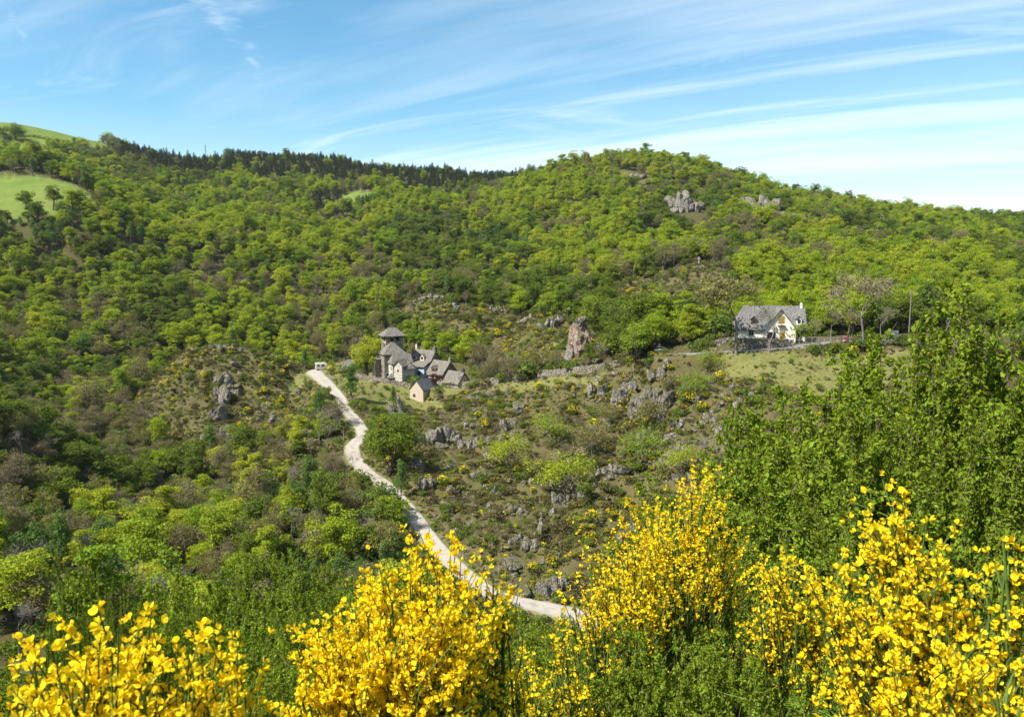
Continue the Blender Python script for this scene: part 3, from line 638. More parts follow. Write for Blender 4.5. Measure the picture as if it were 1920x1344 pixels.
# ------------------------------------------------------------------ scattering: near ones as things, the mass as stuff
def joined(a, b, name):
    bm = bmesh.new(); bm.from_mesh(a); k = len(bm.faces); bm.from_mesh(b); bm.faces.ensure_lookup_table()
    na = len(a.materials)
    for f_ in bm.faces[k:]: f_.material_index += na
    m_ = bpy.data.meshes.new(name); bm.to_mesh(m_); bm.free()
    for x in list(a.materials)+list(b.materials): m_.materials.append(x)
    return m_
def stuff(name, label, cat, pos, kind, rot, scl, sources):
    """one object: its points carry copies of the sources"""
    me_ = bpy.data.meshes.new(name); me_.vertices.add(len(pos)); me_.vertices.foreach_set('co', np.asarray(pos, np.float32).ravel())
    for nm, ty, val, key in (('kind', 'INT', np.asarray(kind, np.int32), 'value'), ('turn', 'FLOAT_VECTOR', np.asarray(rot, np.float32), 'vector'), ('size', 'FLOAT_VECTOR', np.asarray(scl, np.float32), 'vector')):
        at_ = me_.attributes.new(nm, ty, 'POINT'); at_.data.foreach_set(key, val.ravel())
    o = link(name, me_); o['kind'] = 'stuff'; o['label'] = label; o['category'] = cat
    g = bpy.data.node_groups.new(name, 'GeometryNodeTree')
    g.interface.new_socket('Geometry', in_out='INPUT', socket_type='NodeSocketGeometry'); g.interface.new_socket('Geometry', in_out='OUTPUT', socket_type='NodeSocketGeometry')
    gi, go = g.nodes.new('NodeGroupInput'), g.nodes.new('NodeGroupOutput'); jn = g.nodes.new('GeometryNodeJoinGeometry')
    m2p = g.nodes.new('GeometryNodeMeshToPoints'); g.links.new(gi.outputs[0], m2p.inputs[0])
    def attr(nm, ty):
        a = g.nodes.new('GeometryNodeInputNamedAttribute'); a.data_type = ty; a.inputs['Name'].default_value = nm; return a.outputs['Attribute']
    ak, ar, as_ = attr('kind', 'INT'), attr('turn', 'FLOAT_VECTOR'), attr('size', 'FLOAT_VECTOR')
    for i, src in enumerate(sources):
        so = bpy.data.objects.new(name+"_source", src)
        oi = g.nodes.new('GeometryNodeObjectInfo'); oi.inputs['Object'].default_value = so; oi.inputs['As Instance'].default_value = True
        cmp_ = g.nodes.new('FunctionNodeCompare'); cmp_.data_type = 'INT'; cmp_.operation = 'EQUAL'
        ins = [s_ for s_ in cmp_.inputs if s_.enabled]; g.links.new(ak, ins[0]); ins[1].default_value = i
        ip = g.nodes.new('GeometryNodeInstanceOnPoints')
        g.links.new(m2p.outputs[0], ip.inputs['Points']); g.links.new(cmp_.outputs[0], ip.inputs['Selection']); g.links.new(oi.outputs['Geometry'], ip.inputs['Instance'])
        g.links.new(ar, ip.inputs['Rotation']); g.links.new(as_, ip.inputs['Scale']); g.links.new(ip.outputs[0], jn.inputs[0])
    g.links.new(jn.outputs[0], go.inputs[0])
    md = o.modifiers.new('scatter', 'NODES'); md.node_group = g
    return o

rng = np.random.default_rng(7)
def jgrid(cell, y0, y1, tanw, g, x_lo=None, x_hi=None):
    xs = np.arange(-y1*tanw if x_lo is None else x_lo, y1*tanw if x_hi is None else x_hi, cell); ys = np.arange(y0, y1, cell)
    X, Y = np.meshgrid(xs, ys); X = X + (np.arange(len(ys)) % 2)[:, None]*cell/2
    X = X.ravel()+g.uniform(-.42, .42, X.size)*cell; Y = Y.ravel()+g.uniform(-.42, .42, Y.size)*cell
    k = np.abs(X) < Y*tanw+6; return X[k], Y[k]
def near_line(x, y, m_=1.2):
    return (dist_line(x, y, road_line, road_w)[0] < m_) | (dist_line(x, y, lane_line, lane_w)[0] < m_) | (dist_line(x, y, drive_line, drive_w)[0] < m_)

def foot_x(px, Y): return (px-960)/F*Y/0.99
# --- woods
LATER = []
OUT = [
 (425, 652, 58, 15, 5, 'jagged grey rocks crowning the knoll'), (362, 660, 20, 13, 2, 'grey rocks on the shoulder of the knoll toward the valley wood'), (503, 667, 32, 9, 4, 'low flat rocks between the knoll top and the camper van'),
 (424, 722, 15, 34, 2, 'upper pale rock rib running down the knoll face'), (416, 752, 18, 36, 3, 'middle pale rock rib of the knoll face'), (411, 784, 20, 34, 3, 'lower pale rock rib of the knoll face'), (440, 738, 26, 17, 2, 'square pale rock beside the knoll rock rib'), (425, 818, 46, 24, 4, 'broken rocks at the foot of the knoll'),
 (531, 846, 26, 34, 2, 'dark split crag between knoll and gravel track'), (468, 790, 8, 10, 1, 'lone pale stone low on the knoll slope'),
 (976, 776, 28, 34, 1, 'big square boulder standing alone on the slope below the long wall'), (951, 806, 26, 30, 2, 'grey crag just below the lone square boulder'), (815, 838, 20, 48, 2, 'tall grey rib above the big roadside tree'), (843, 834, 32, 50, 3, 'tall fissured crag next to the grey rib'), (872, 840, 22, 26, 2, 'small crag on the broom covered slope'), (880, 800, 18, 14, 2, 'mossy rocks high on the broom slope'),
 (800, 906, 32, 24, 2, 'pale block with dark overhang near the slim roadside tree'), (905, 924, 24, 12, 2, 'flat stones on the purple brown heather bank'), (970, 962, 36, 18, 2, 'slanting slab on the heather bank'), (1013, 1004, 22, 48, 1, 'upright dark slab above the roadside cutting'), (995, 1032, 26, 30, 2, 'pale pillar rock beside the upright slab'), (968, 1018, 30, 22, 3, 'tumbled rocks left by the pale pillar rock'), (1034, 1112, 58, 36, 6, 'layered rock face in the road cutting'), (1035, 1052, 40, 14, 3, 'ledges above the layered road cutting'), (940, 1070, 30, 14, 3, 'rubble at the foot of the heather bank'),
 (855, 1000, 18, 16, 2, 'small rocks beside the middle of the gravel track'), (925, 876, 18, 12, 2, 'grey stones half buried in scrub'),
 (1106, 746, 24, 40, 1, 'dark wedge crag at the hamlet end of the crag row'), (1130, 746, 32, 40, 1, 'pale flat faced crag in the crag row'), (1166, 750, 38, 44, 2, 'broad square crag in the crag row'), (1206, 768, 44, 54, 3, 'tall fissured crag in the crag row'), (1238, 756, 34, 44, 2, 'dark and white crag at the house end of the crag row'), (1222, 716, 24, 26, 1, 'rounded boulder above the crag row'), (1244, 704, 20, 24, 2, 'white streaked crag above the crag row'), (1176, 718, 18, 12, 2, 'small rocks on top of the crag row'),
 (1395, 836, 15, 13, 1, 'white boulder on the bare bank by the green thicket'), (1270, 800, 26, 14, 2, 'broken stones on the dry slope'), (1345, 770, 24, 14, 2, 'rock ledge amid gorse below the house meadow'),
 (800, 560, 60, 12, 5, 'rocky crest on the ridge behind the bell tower'), (840, 575, 40, 10, 3, 'ledges just below the ridge crest'), (935, 590, 34, 16, 3, 'grey rocks on the scrub ridge above the houses'), (1030, 612, 44, 22, 3, 'grey rock band beside the pinkish pillar'), (985, 605, 28, 14, 2, 'low rocks along the scrub ridge'),
 (1268, 400, 26, 40, 3, 'tall columnar cliff on the rounded hill'), (1294, 398, 36, 30, 4, 'columnar cliff next to the tallest one on the rounded hill'), (1400, 392, 26, 24, 3, 'cliff fragment among trees on the rounded hill'), (1434, 402, 44, 36, 5, 'wide broken cliff on the rounded hill'), (1472, 416, 40, 20, 4, 'lower edge of the wide broken cliff'), (1382, 376, 18, 12, 2, 'small crag above the wide broken cliff'), (1612, 410, 22, 12, 2, 'small crag on the wooded shoulder'), (1642, 428, 20, 24, 3, 'narrow rock rib on the wooded shoulder'), (1660, 463, 28, 9, 3, 'flat pale rocks low on the wooded shoulder'), (1190, 336, 36, 9, 4, 'bare rocks just below the hill summit'),
 (1310, 503, 18, 12, 2, 'grey rock carrying the wayside cross'), (735, 774, 12, 26, 1, 'slim standing rock below the terrace wall'), (751, 772, 16, 44, 1, 'tall leaning dark rock below the terrace wall'), (617, 1040, 18, 26, 2, 'rocks in the valley wood beside the track'), (700, 1015, 24, 14, 2, 'stones under the grey bare roadside tree'),
 (30, 1160, 30, 40, 3, 'dark crag at the edge of the valley wood'), (520, 690, 18, 6, 2, 'flat stones beside the small pasture'), (1290, 1000, 30, 20, 2, 'grey ledge behind the flowering broom'),
]
CLIFF = [(hit(a[0], a[1]), a[2], a[3]) for a in OUT if hit(a[0], a[1])[1] > 300]
XX, YY = [], []
for cell, a, b in ((4.8, 84, 250), (5.2, 250, 420), (5.9, 420, 700), (6.6, 700, 1080)):
    x, y = jgrid(cell, a, b, 0.74, rng); XX.append(x); YY.append(y)
X, Y = np.concatenate(XX), np.concatenate(YY)
open_ = zone(z_knoll, X, Y) | zone(z_slope, X, Y) | zone(z_ridge, X, Y) | zone(z_upper, X, Y) | zone(z_pasture, X, Y) | zone(z_meadow, X, Y) | zone(z_clear, X, Y) | inside(z_village, X, Y) | inside(z_house, X, Y) | zone(z_summit, X, Y) | zone(z_redbank, X, Y) | near_line(X, Y, 3.0)
rid = zone(z_ridge, X, Y) | zone(z_upper, X, Y)
keep = ~open_ | (rid & (rng.random(len(X)) < 0.32))
keep &= ~((Y < 150) & (X > -0.12*Y))                       # the near bank by the hairpin carries only low scrub
keep &= ~((Y < 188) & (X > 20)) & ~((Y < 205) & (X > 55))
keep &= ~((Y > 195) & (Y < 222) & (X > 50) & (X < 80))
keep &= rng.random(len(X)) < 0.96
for q, wp, hp in CLIFF:                                       # nothing grows on the cliffs or hides them
    u_ = q[1]/F; keep &= ~((np.abs(X-q[0]) < wp*u_*.75) & (Y > q[1]-36) & (Y < q[1]+wp*u_*.35))
keep &= ~((np.hypot(X-foot_x(1088, 236), Y-236) < 9))
X, Y, rid = X[keep], Y[keep], rid[keep]
Z = H(X, Y); k = shows(X, Y, Z+13); X, Y, Z, rid = X[k], Y[k], Z[k], rid[k]
nA = fbm(X/60, Y/95, 101, 3); nB = fbm(X/42, Y/60, 131, 3); rn = rng.random(len(X))
names = np.array(['lime', 'mid', 'bud', 'birch', 'pine', 'bare'])
w = np.zeros((len(X), 6))
w[:, 0] = np.clip((nA-0.37)*12, 0.14, 2.4); w[:, 1] = np.clip((0.52-nA)*9, 0.08, 1.3); w[:, 2] = np.clip((nB-0.50)*11, 0.05, 1.4); w[:, 3] = np.clip((0.38-nB)*8, 0.03, 1.0); w[:, 4] = 0.012; w[:, 5] = 0.02
val = (Y < 270) & (X < 20)                                   # the valley floor comes late into leaf
w[val] *= np.array([0.09, 0.4, 3.0, 0.45, 0.0, 4.0])
lef = (~val) & (Y < 430) & (X < -60); w[lef] *= np.array([0.75, 1.5, 1.2, 0.8, 1, 0.5])
ridge_c = (Y > 790+60*(nB-0.5)) & (X > -420) & (X < 40); w[ridge_c] *= np.array([0.05, 0.1, 0.06, 0.1, 160, 0])
w[(Y > 640) & (Y < 720) & (np.abs(X+150) < 26)] *= np.array([0.1, 0.1, 0.1, 0.1, 120, 0])
bl = (Y > 560) & (Y < 800) & (X > -260) & (X < -110); w[bl] *= np.array([0.4, 0.8, 0.5, 6, 1, 0.3])
w[rid] = np.array([0.25, 0.35, 0.6, 0.2, 0.03, 0.12])
cw = np.cumsum(w/w.sum(1, keepdims=True), 1); kind = np.minimum((rn[:, None] > cw).sum(1), 5)
scl = rng.uniform(0.55, 1.15, len(X))*np.where(rng.random(len(X)) < 0.12, 1.3, 1.0); scl[rid] *= 0.42; scl[val] *= 0.86; scl[kind == 4] *= 0.85
scl[(Y < 330) & (X > 40)] *= 0.8
rotz = rng.uniform(0, 6.28, len(X)); var = rng.integers(0, 100, len(X))
asp = rng.uniform(0.88, 1.15, len(X))
ppx, ppy = project(X, Y, Z+5*scl)
vis = (ppx > -20) & (ppx < 1940) & shows(X, Y, Z+7*scl, -0.004) & ~((ppx > 1430) & (ppy > 720)) & ~((ppy > 1120))
app = scl/Y*np.where(vis, 1, 0)
LOOK = {'lime': ('leafy_tree', 'bright lime green leafy tree', 'tree'), 'mid': ('leafy_tree', 'dark green leafy tree', 'tree'), 'bud': ('budding_tree', 'olive brown budding tree', 'tree'),
        'birch': ('slender_tree', 'slender pointed bluish green tree', 'tree'), 'pine': ('conifer_tree', 'dark conifer', 'tree'), 'bare': ('bare_tree', 'leafless grey twiggy tree', 'tree')}
def place_of(x, y):
    if y < 270 and x < 20: return 'in the valley wood below the gravel track'
    if y < 430 and x < -45: return 'in the wood behind the rocky knoll'
    if x < -150: return 'on the slope around the high meadows'
    if y < 420 and x < 45: return 'on the scrubby slope above the hamlet'
    if y < 430: return 'on the slope behind the cream house'
    return 'on the big rounded hill under the skyline'
def put_tree(nm, label, cat, group, shape, loc, rz, s):
    r = thing(nm, label, cat, loc, rz, group); r.scale = s if isinstance(s, tuple) else (s, s, s)
    link('trunk', shape[0], r); link('crown', shape[1], r); return r
take = np.zeros(len(X), bool); quota = {'leafy_tree': 285, 'budding_tree': 240, 'slender_tree': 80, 'conifer_tree': 50, 'bare_tree': 50}
for i in np.argsort(-app):
    if app[i] <= 0: break
    nm = LOOK[names[kind[i]]][0]
    if quota[nm] > 0: quota[nm] -= 1; take[i] = True
for i in np.where(take)[0]:
    kn = names[kind[i]]; nm, look, cat = LOOK[kn]; pl = place_of(X[i], Y[i])
    r0 = put_tree(nm, look+' '+pl, cat, look+', '+pl, TREES[kn][var[i] % len(TREES[kn])], (X[i], Y[i], Z[i]), rotz[i], (scl[i]*asp[i], scl[i]*asp[i], scl[i])); LATER.append((r0, look, X[i], Y[i]))
src, off = [], {}
for kn in names: off[kn] = len(src); src += [joined(a, b, kn+"_tree_mesh") for a, b in TREES[kn]]
r_ = ~take
kk = np.array([off[names[k_]] + v_ % len(TREES[names[k_]]) for k_, v_ in zip(kind[r_], var[r_])])
stuff('forest', 'dense mixed spring forest covering the far hills', 'forest', np.c_[X, Y, Z][r_], kk, np.c_[0*rotz, 0*rotz, rotz][r_], np.c_[scl*asp, scl*asp, scl][r_], src)
print("trees", len(X), take.sum())

# --- low scrub of the heath, verges and near bank
XX, YY = [], []
for cell, a, b in ((1.15, 100, 230), (1.25, 230, 400)):
    x, y = jgrid(cell, a, b, 0.70, rng); XX.append(x); YY.append(y)
x, y = jgrid(1.5, 36, 100, 0.72, rng); XX.append(x); YY.append(y)
X, Y = np.concatenate(XX), np.concatenate(YY)
inh = zone(z_knoll, X, Y) | zone(z_slope, X, Y) | zone(z_ridge, X, Y) | zone(z_upper, X, Y)
bank = (Y < 150) & (X > -0.30*Y) & ~inh
gr = zone(z_grass_knoll, X, Y) | zone(z_grass_village, X, Y) | zone(z_grass_house, X, Y) | zone(z_grass_wall, X, Y)
hv = inside(z_hamlet, X, Y) | inside(z_house, X, Y)
dr = np.minimum(dist_line(X, Y, road_line, road_w)[0], dist_line(X, Y, drive_line, drive_w)[0])
dn = fbm(X/7, Y/7, 201, 3)
wood = ~inh & ~bank & ~gr & ~hv & (rng.random(len(X)) < np.where(Y < 235, 0.10, 0.12))
keep = (zone(z_knoll, X, Y) & ~gr & ~hv & (rng.random(len(X)) < 0.9)) | wood | (inh & ~gr & ~hv & (rng.random(len(X)) < np.clip((dn-0.20)*3.6, 0.42, 0.97))) | (bank & (rng.random(len(X)) < 0.75)) | (gr & ~hv & (rng.random(len(X)) < 0.45)) | ((dr > 0.6) & (dr < 3.5) & ~hv & (rng.random(len(X)) < 0.6))
keep &= (dr > 0.5) & ~near_line(X, Y, 0.5)
X, Y, gr, bank, dr, dn, wood = X[keep], Y[keep], gr[keep], bank[keep], dr[keep], dn[keep], wood[keep]
Z = H(X, Y); k = shows(X, Y, Z+1.2); X, Y, Z, gr, bank, dr, wood = X[k], Y[k], Z[k], gr[k], bank[k], dr[k], wood[k]
sn = np.array(['heather', 'broom', 'green', 'tuft', 'twiggy'])
na = fbm(X/11, Y/11, 301, 3); nb_ = fbm(X/16, Y/16, 331, 3)
w = np.zeros((len(X), 5)); w[:, 0] = np.clip((na-0.36)*5, .15, 1.3); w[:, 1] = np.clip((nb_-0.48)*3.5, .06, .6); w[:, 2] = np.clip((0.46-na)*3, .1, .8); w[:, 3] = 0.75; w[:, 4] = np.clip((0.46-nb_)*4, .06, .6)
w[gr] = np.array([.12, .05, .16, 1, .06]); w[dr < 3] = np.array([.1, .05, .25, 1.2, .05]); w[bank] = np.array([.15, .2, 1.2, .3, .6]); w[wood] = np.array([.3, 0, 1.2, .1, .6])
cw = np.cumsum(w/w.sum(1, keepdims=True), 1); kind = np.minimum((rng.random(len(X))[:, None] > cw).sum(1), 4)
scl = rng.uniform(0.6, 1.3, len(X))*np.where(rng.random(len(X)) < 0.18, 2.0, 1.1); scl[bank] *= 1.5; scl[kind == 3] *= 0.9; scl[gr] *= 0.6; scl[wood & (kind != 3)] *= 2.4; scl[(dr < 3) & (kind != 3)] *= 0.6
rotz = rng.uniform(0, 6.28, len(X)); var = rng.integers(0, 100, len(X))
ppx, ppy = project(X, Y, Z+0.5)
vis = ~wood & (ppx > 0) & (ppx < 1420) & shows(X, Y, Z+0.7*scl, -0.001) & (ppy < 1000+np.abs(ppx-1000)*0.1)
app = scl/Y*np.where(vis, 1, 0)
SLOOK = {'heather': ('heather_bush', 'low olive brown heather bush'), 'broom': ('broom_bush', 'low yellow flowering broom bush'), 'green': ('scrub_bush', 'low green scrub bush'), 'tuft': ('grass_tuft', 'tan and green grass tuft'), 'twiggy': ('twiggy_bush', 'grey twiggy bush')}
def heath_place(x, y):
    if y > 300: return 'on the scrub slope above the hamlet'
    if inside(z_knoll, np.array([x]), np.array([y]))[0]: return 'on the rocky knoll by the camper van'
    if y > 180: return 'on the rough slope below the dry stone wall'
    return 'on the rocky slope beside the gravel track'
take = np.zeros(len(X), bool); quota = {'heather_bush': 290, 'broom_bush': 270, 'scrub_bush': 220, 'grass_tuft': 0, 'twiggy_bush': 150}
for i in np.argsort(-app):
    if app[i] <= 0: break
    nm = SLOOK[sn[kind[i]]][0]
    if quota[nm] > 0: quota[nm] -= 1; take[i] = True
for i in np.where(take)[0]:
    nm, look = SLOOK[sn[kind[i]]]; pl = heath_place(X[i], Y[i])
    o = link(nm, SHRUBS[sn[kind[i]]][var[i] % len(SHRUBS[sn[kind[i]]])], None, (X[i], Y[i], Z[i]), rotz[i], float(scl[i])); tag(o, look+' '+pl, 'bush', look+', '+pl); LATER.append((o, look, X[i], Y[i]))
src, off = [], {}
for kn in sn: off[kn] = len(src); src += SHRUBS[kn]
r_ = ~take
kk = np.array([off[sn[k_]] + v_ % len(SHRUBS[sn[k_]]) for k_, v_ in zip(kind[r_], var[r_])])
stuff('undergrowth', 'mixed low heath scrub and grass tufts covering the slopes', 'undergrowth', np.c_[X, Y, Z-0.05][r_], kk, np.c_[0*rotz, 0*rotz, rotz][r_], np.c_[scl, scl, scl][r_], src)
print("scrub", len(X), take.sum())
# ------------------------------------------------------------------ buildings
M['stone'] = stone_mat("rubble_stone", (0.20, 0.175, 0.14), (0.30, 0.27, 0.22), (0.25, 0.21, 0.16), 2.6, mossy=0.25)
M['palestone'] = stone_mat("pale_rubble_stone", (0.48, 0.44, 0.37), (0.58, 0.54, 0.47), (0.46, 0.41, 0.34), 2.4, mossy=0.12, joint=0.25)
M['drystone'] = stone_mat("dry_stone", (0.20, 0.17, 0.13), (0.34, 0.31, 0.26), (0.27, 0.22, 0.16), 2.2, (0.13, 0.13, 0.04), 0.6, 0.8)
M['lauze'] = stone_mat("stone_roof_tiles", (0.16, 0.145, 0.125), (0.245, 0.225, 0.195), (0.19, 0.165, 0.135), 2.6, (0.15, 0.13, 0.07), 0.5, 0.55)
M['slate'] = stone_mat("dark_slate", (0.07, 0.072, 0.08), (0.10, 0.10, 0.11), (0.085, 0.085, 0.09), 3.2, (0.10, 0.10, 0.08), 0.15, 0.3)
M['lichenslate'] = stone_mat("lichened_slate", (0.15, 0.145, 0.15), (0.23, 0.22, 0.215), (0.18, 0.175, 0.16), 2.6, (0.20, 0.20, 0.13), 0.7, 0.5)
M['render'] = plain_mat("pale_render", (0.68, 0.63, 0.54), 0.14, 1.5)
M['cream'] = plain_mat("cream_render", (0.84, 0.79, 0.66), 0.08, 0.8)
M['beige'] = plain_mat("beige_render", (0.42, 0.345, 0.26), 0.2, 1.5)
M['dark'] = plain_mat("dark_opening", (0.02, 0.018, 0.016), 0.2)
M['wood'] = plain_mat("brown_wood", (0.16, 0.10, 0.055), 0.3, 4)
M['ochre'] = plain_mat("ochre_shutter", (0.30, 0.22, 0.05), 0.2, 4)
M['bluegrey'] = plain_mat("blue_grey_paint", (0.36, 0.45, 0.50), 0.1)
M['whitepaint'] = plain_mat("white_paint", (0.78, 0.77, 0.74), 0.06, 3, 0.5)
M['galv'] = plain_mat("galvanised_steel", (0.45, 0.46, 0.46), 0.1, 3, 0.5, metal=0.4)
m, t = new_mat("window_glass"); b = N(t, 'ShaderNodeBsdfPrincipled', inp={'Base Color': (0.03, 0.035, 0.04, 1), 'Roughness': 0.08, 'Specular IOR Level': 0.6}); out_(t, b.outputs[0]); M['glass'] = m

def part(mb, name, mat, parent, label=None, smooth_=False):
    o = link(name, mb.mesh(name, [M[k_] for k_ in ([mat] if isinstance(mat, str) else mat)], smooth_), parent)
    if label: o['label'] = label
    return o
def gable_walls(L_, D, hw, hr, base, gl=True, gr_=True):
    V = []
    for x in (-L_/2, L_/2): V += [(x, -D/2, base), (x, D/2, base), (x, D/2, hw), (x, -D/2, hw)]
    V += [(-L_/2, 0, hw+hr-.06 if gl else hw), (L_/2, 0, hw+hr-.06 if gr_ else hw)]
    mb = MB(); mb.add(V, [(0, 4, 7, 3), (1, 2, 6, 5), (0, 3, 2, 1), (4, 5, 6, 7)])
    mb.T.append(np.array([(3, 8, 2), (7, 6, 9)])); mb.tm.append(np.zeros(2)); return mb
def roof_slab(L_, D, hw, hr, over, hipl=0.0, hipr=0.0, th=0.2, lift=0.05):
    s = hr/(D/2); De = D/2+over; ze = hw-over*s+lift; zr = hw+hr+lift
    xl, xr = -L_/2-over, L_/2+over
    g = np.random.default_rng(int(L_*100+D*10)); nx, ny = 12, 5; mb = MB()
    # each slope is a slightly sagging, uneven sheet with thickness
    r1, r2 = xl+hipl*(D/2+over)*1.0, xr-hipr*(D/2+over)*1.0
    if hipl == 0: r1 = xl
    if hipr == 0: r2 = xr
    def sheet(a, b, c_, d, n1=nx, n2=ny):
        a, b, c_, d = map(np.array, (a, b, c_, d)); top = []
        for j in range(n2+1):
            for i in range(n1+1):
                u_, v_ = i/n1, j/n2; p = (a*(1-u_)+b*u_)*(1-v_)+(d*(1-u_)+c_*u_)*v_
                edge = i in (0, n1) or j == n2
                top.append(p + np.array([0, 0, 0 if edge else g.normal()*0.03-0.05*math.sin(math.pi*u_)]))
        top = np.array(top); bot = top-np.array([0, 0, th]); k = len(top); W_ = n1+1
        Fc = []
        for j in range(n2):
            for i in range(n1):
                q = [j*W_+i, j*W_+i+1, (j+1)*W_+i+1, (j+1)*W_+i]; Fc.append(q); Fc.append([x+k for x in q[::-1]])
        ring = [i for i in range(n1+1)] + [j*W_+n1 for j in range(1, n2+1)] + [n2*W_+i for i in range(n1-1, -1, -1)] + [j*W_ for j in range(n2-1, 0, -1)]
        for p_, q_ in zip(ring, ring[1:]+ring[:1]): Fc.append([p_, p_+k, q_+k, q_])
        mb.add(np.vstack([top, bot]), np.array(Fc))
    sheet((xl, -De, ze), (xr, -De, ze), (r2, 0, zr), (r1, 0, zr)); sheet((xr, De, ze), (xl, De, ze), (r1, 0, zr), (r2, 0, zr))
    if hipl: sheet((xl, De, ze), (xl, -De, ze), (r1+.01, 0, zr), (r1, 0, zr), 6, 5)
    if hipr: sheet((xr, -De, ze), (xr, De, ze), (r2, 0, zr), (r2-.01, 0, zr), 6, 5)
    return mb
def opening(parent, side, L_, D, u_, z, w_, h_, kind='window', pane='glass', frame='render', fw=0.12):
    """a window or door set on one wall: side f/b/l/r, u along the wall, z of its foot"""
    fr, pn = MB(), MB()
    for mb, e, pr in ((fr, fw, 0.03), (pn, 0.0, 0.06)):
        x0, x1, z0, z1 = u_-w_/2-e, u_+w_/2+e, z-e*(kind == 'window'), z+h_+e
        if side == 'f': mb.box(x0, x1, -D/2-pr, -D/2+0.05, z0, z1)
        elif side == 'b': mb.box(x0, x1, D/2-0.05, D/2+pr, z0, z1)
        elif side == 'l': mb.box(-L_/2-pr, -L_/2+0.05, x0, x1, z0, z1)
        else: mb.box(L_/2-0.05, L_/2+pr, x0, x1, z0, z1)
    o = part(pn, kind, pane, parent); part(fr, 'frame', frame, o)
    if kind == 'window' and pane == 'glass':
        bb = MB(); x0, x1 = u_-0.03, u_+0.03
        if side == 'f': bb.box(x0, x1, -D/2-0.08, -D/2-0.05, z, z+h_)
        elif side == 'l': bb.box(-L_/2-0.08, -L_/2-0.05, x0, x1, z, z+h_)
        elif side == 'r': bb.box(L_/2+0.05, L_/2+0.08, x0, x1, z, z+h_)
        else: bb.box(x0, x1, D/2+0.05, D/2+0.08, z, z+h_)
        part(bb, 'glazing_bar', 'whitepaint', o)
    return o
def chimney(roof, x, y, z0, z1, w_=0.8, d_=0.6, mat='stone'):
    mb = MB(); mb.box(x-w_/2, x+w_/2, y-d_/2, y+d_/2, z0, z1); mb.box(x-w_/2-.08, x+w_/2+.08, y-d_/2-.08, y+d_/2+.08, z1, z1+0.12)
    mb.box(x-w_/4, x+w_/4, y-d_/4, y+d_/4, z1+.12, z1+.45); return part(mb, 'chimney', mat, roof)
def dormer(parent, x, D, hw, hr, z, w_, h_, roofmat, wallmat, depth=1.9):
    """small gabled window house standing in the front slope"""
    s = hr/(D/2); y0 = -(hw+hr-z)/s-0.25
    mb = MB(); mb.box(x-w_/2, x+w_/2, y0, y0+depth, z-0.3, z+h_)
    V = [(x-w_/2, y0, z+h_), (x+w_/2, y0, z+h_), (x, y0, z+h_+w_*.5)]; V += [(a, y0+depth, c_) for a, _, c_ in V]
    o = MB(); o.V = mb.V; o.Q = mb.Q; o.qm = mb.qm; o.n = mb.n; o.add(V, [(0, 1, 2), (3, 5, 4)])
    d_ = part(o, 'dormer', wallmat, parent)
    rb = MB(); e = 0.18
    for sg in (-1, 1):
        a = [(x, y0-e, z+h_+w_*.5+.1), (x, y0+depth+.6, z+h_+w_*.5+.1), (x+sg*(w_/2+e), y0+depth+.6, z+h_-e*.9+.1), (x+sg*(w_/2+e), y0-e, z+h_-e*.9+.1)]
        a += [(p_[0], p_[1], p_[2]-0.1) for p_ in a]; Fq = [(0, 1, 2, 3), (7, 6, 5, 4), (0, 3, 7, 4), (3, 2, 6, 7), (2, 1, 5, 6), (1, 0, 4, 5)]
        rb.add(a, Fq if sg > 0 else [f_[::-1] for f_ in Fq])
    part(rb, 'dormer_roof', roofmat, d_)
    wb = MB(); wb.box(x-w_*.3, x+w_*.3, y0-.05, y0+.05, z+.05, z+h_-.05); part(wb, 'window', 'glass', d_)
def block(name, label, cat, loc, deg, L_, D, hw, hr, wall='stone', roof='lauze', over=0.4, base=-2.0, hip=(0, 0), group=None, into=None, wl=None):
    """walls and roof of one building body; returns the thing and its roof"""
    r = thing(name, label, cat, loc, math.radians(deg), group)
    part(gable_walls(L_, D, hw, hr, base, hip[0] == 0, hip[1] == 0), 'wall', wall, r)
    rf = part(roof_slab(L_, D, hw, hr, over, *hip), 'roof', roof, r); return r, rf
def atz(px, py, Y): return tuple(P(px, py, Y))
def foot(px, Y, z): x = (px-960)/F*Y*(1.0/0.99); return (x, Y, z)
def zat(py, Y): return float(P(960, py, Y)[2])

# --- the church: tower, choir, chapel, vestry and west buttress are one building
zb = -41.0
ch = thing('church', 'stone village church with tall square bell tower and hipped stone roofs', 'church', foot(736.5, 269, zb), math.radians(25))
cx, cy = ch.location[0], ch.location[1]
def sub_body(px, Y, deg, L_, D, ez, hr, hip, name_w, name_r, wall='stone', roof='lauze', over=0.4):
    """a further body of the church, given in the church's own axes"""
    x, y, _ = foot(px, Y, 0); hw = ez-zb
    Mx = Matrix.Rotation(-math.radians(25), 4, 'Z') @ Matrix.Translation((x-cx, y-cy, 0)) @ Matrix.Rotation(math.radians(deg), 4, 'Z')
    wo_ = part(gable_walls(L_, D, hw, hr, -2.5, hip[0] == 0, hip[1] == 0), name_w, wall, ch); wo_.matrix_local = Mx
    ro_ = part(roof_slab(L_, D, hw, hr, over, *hip), name_r, roof, wo_); return wo_, ro_
TWH = zat(626, 269)-zb; TW = 6.0
tw = MB(); hb = TWH-2.7                                     # belfry stage stands open on each side
tw.box(-TW/2, TW/2, -TW/2, TW/2, -2.5, hb)
tower = part(tw, 'tower', 'stone', ch)
bf = MB()
for sx_, sy_ in ((-1, -1), (1, -1), (1, 1), (-1, 1)):
    bf.box(min(sx_*TW/2, sx_*(TW/2-1.35)), max(sx_*TW/2, sx_*(TW/2-1.35)), min(sy_*TW/2, sy_*(TW/2-1.35)), max(sy_*TW/2, sy_*(TW/2-1.35)), hb, TWH)
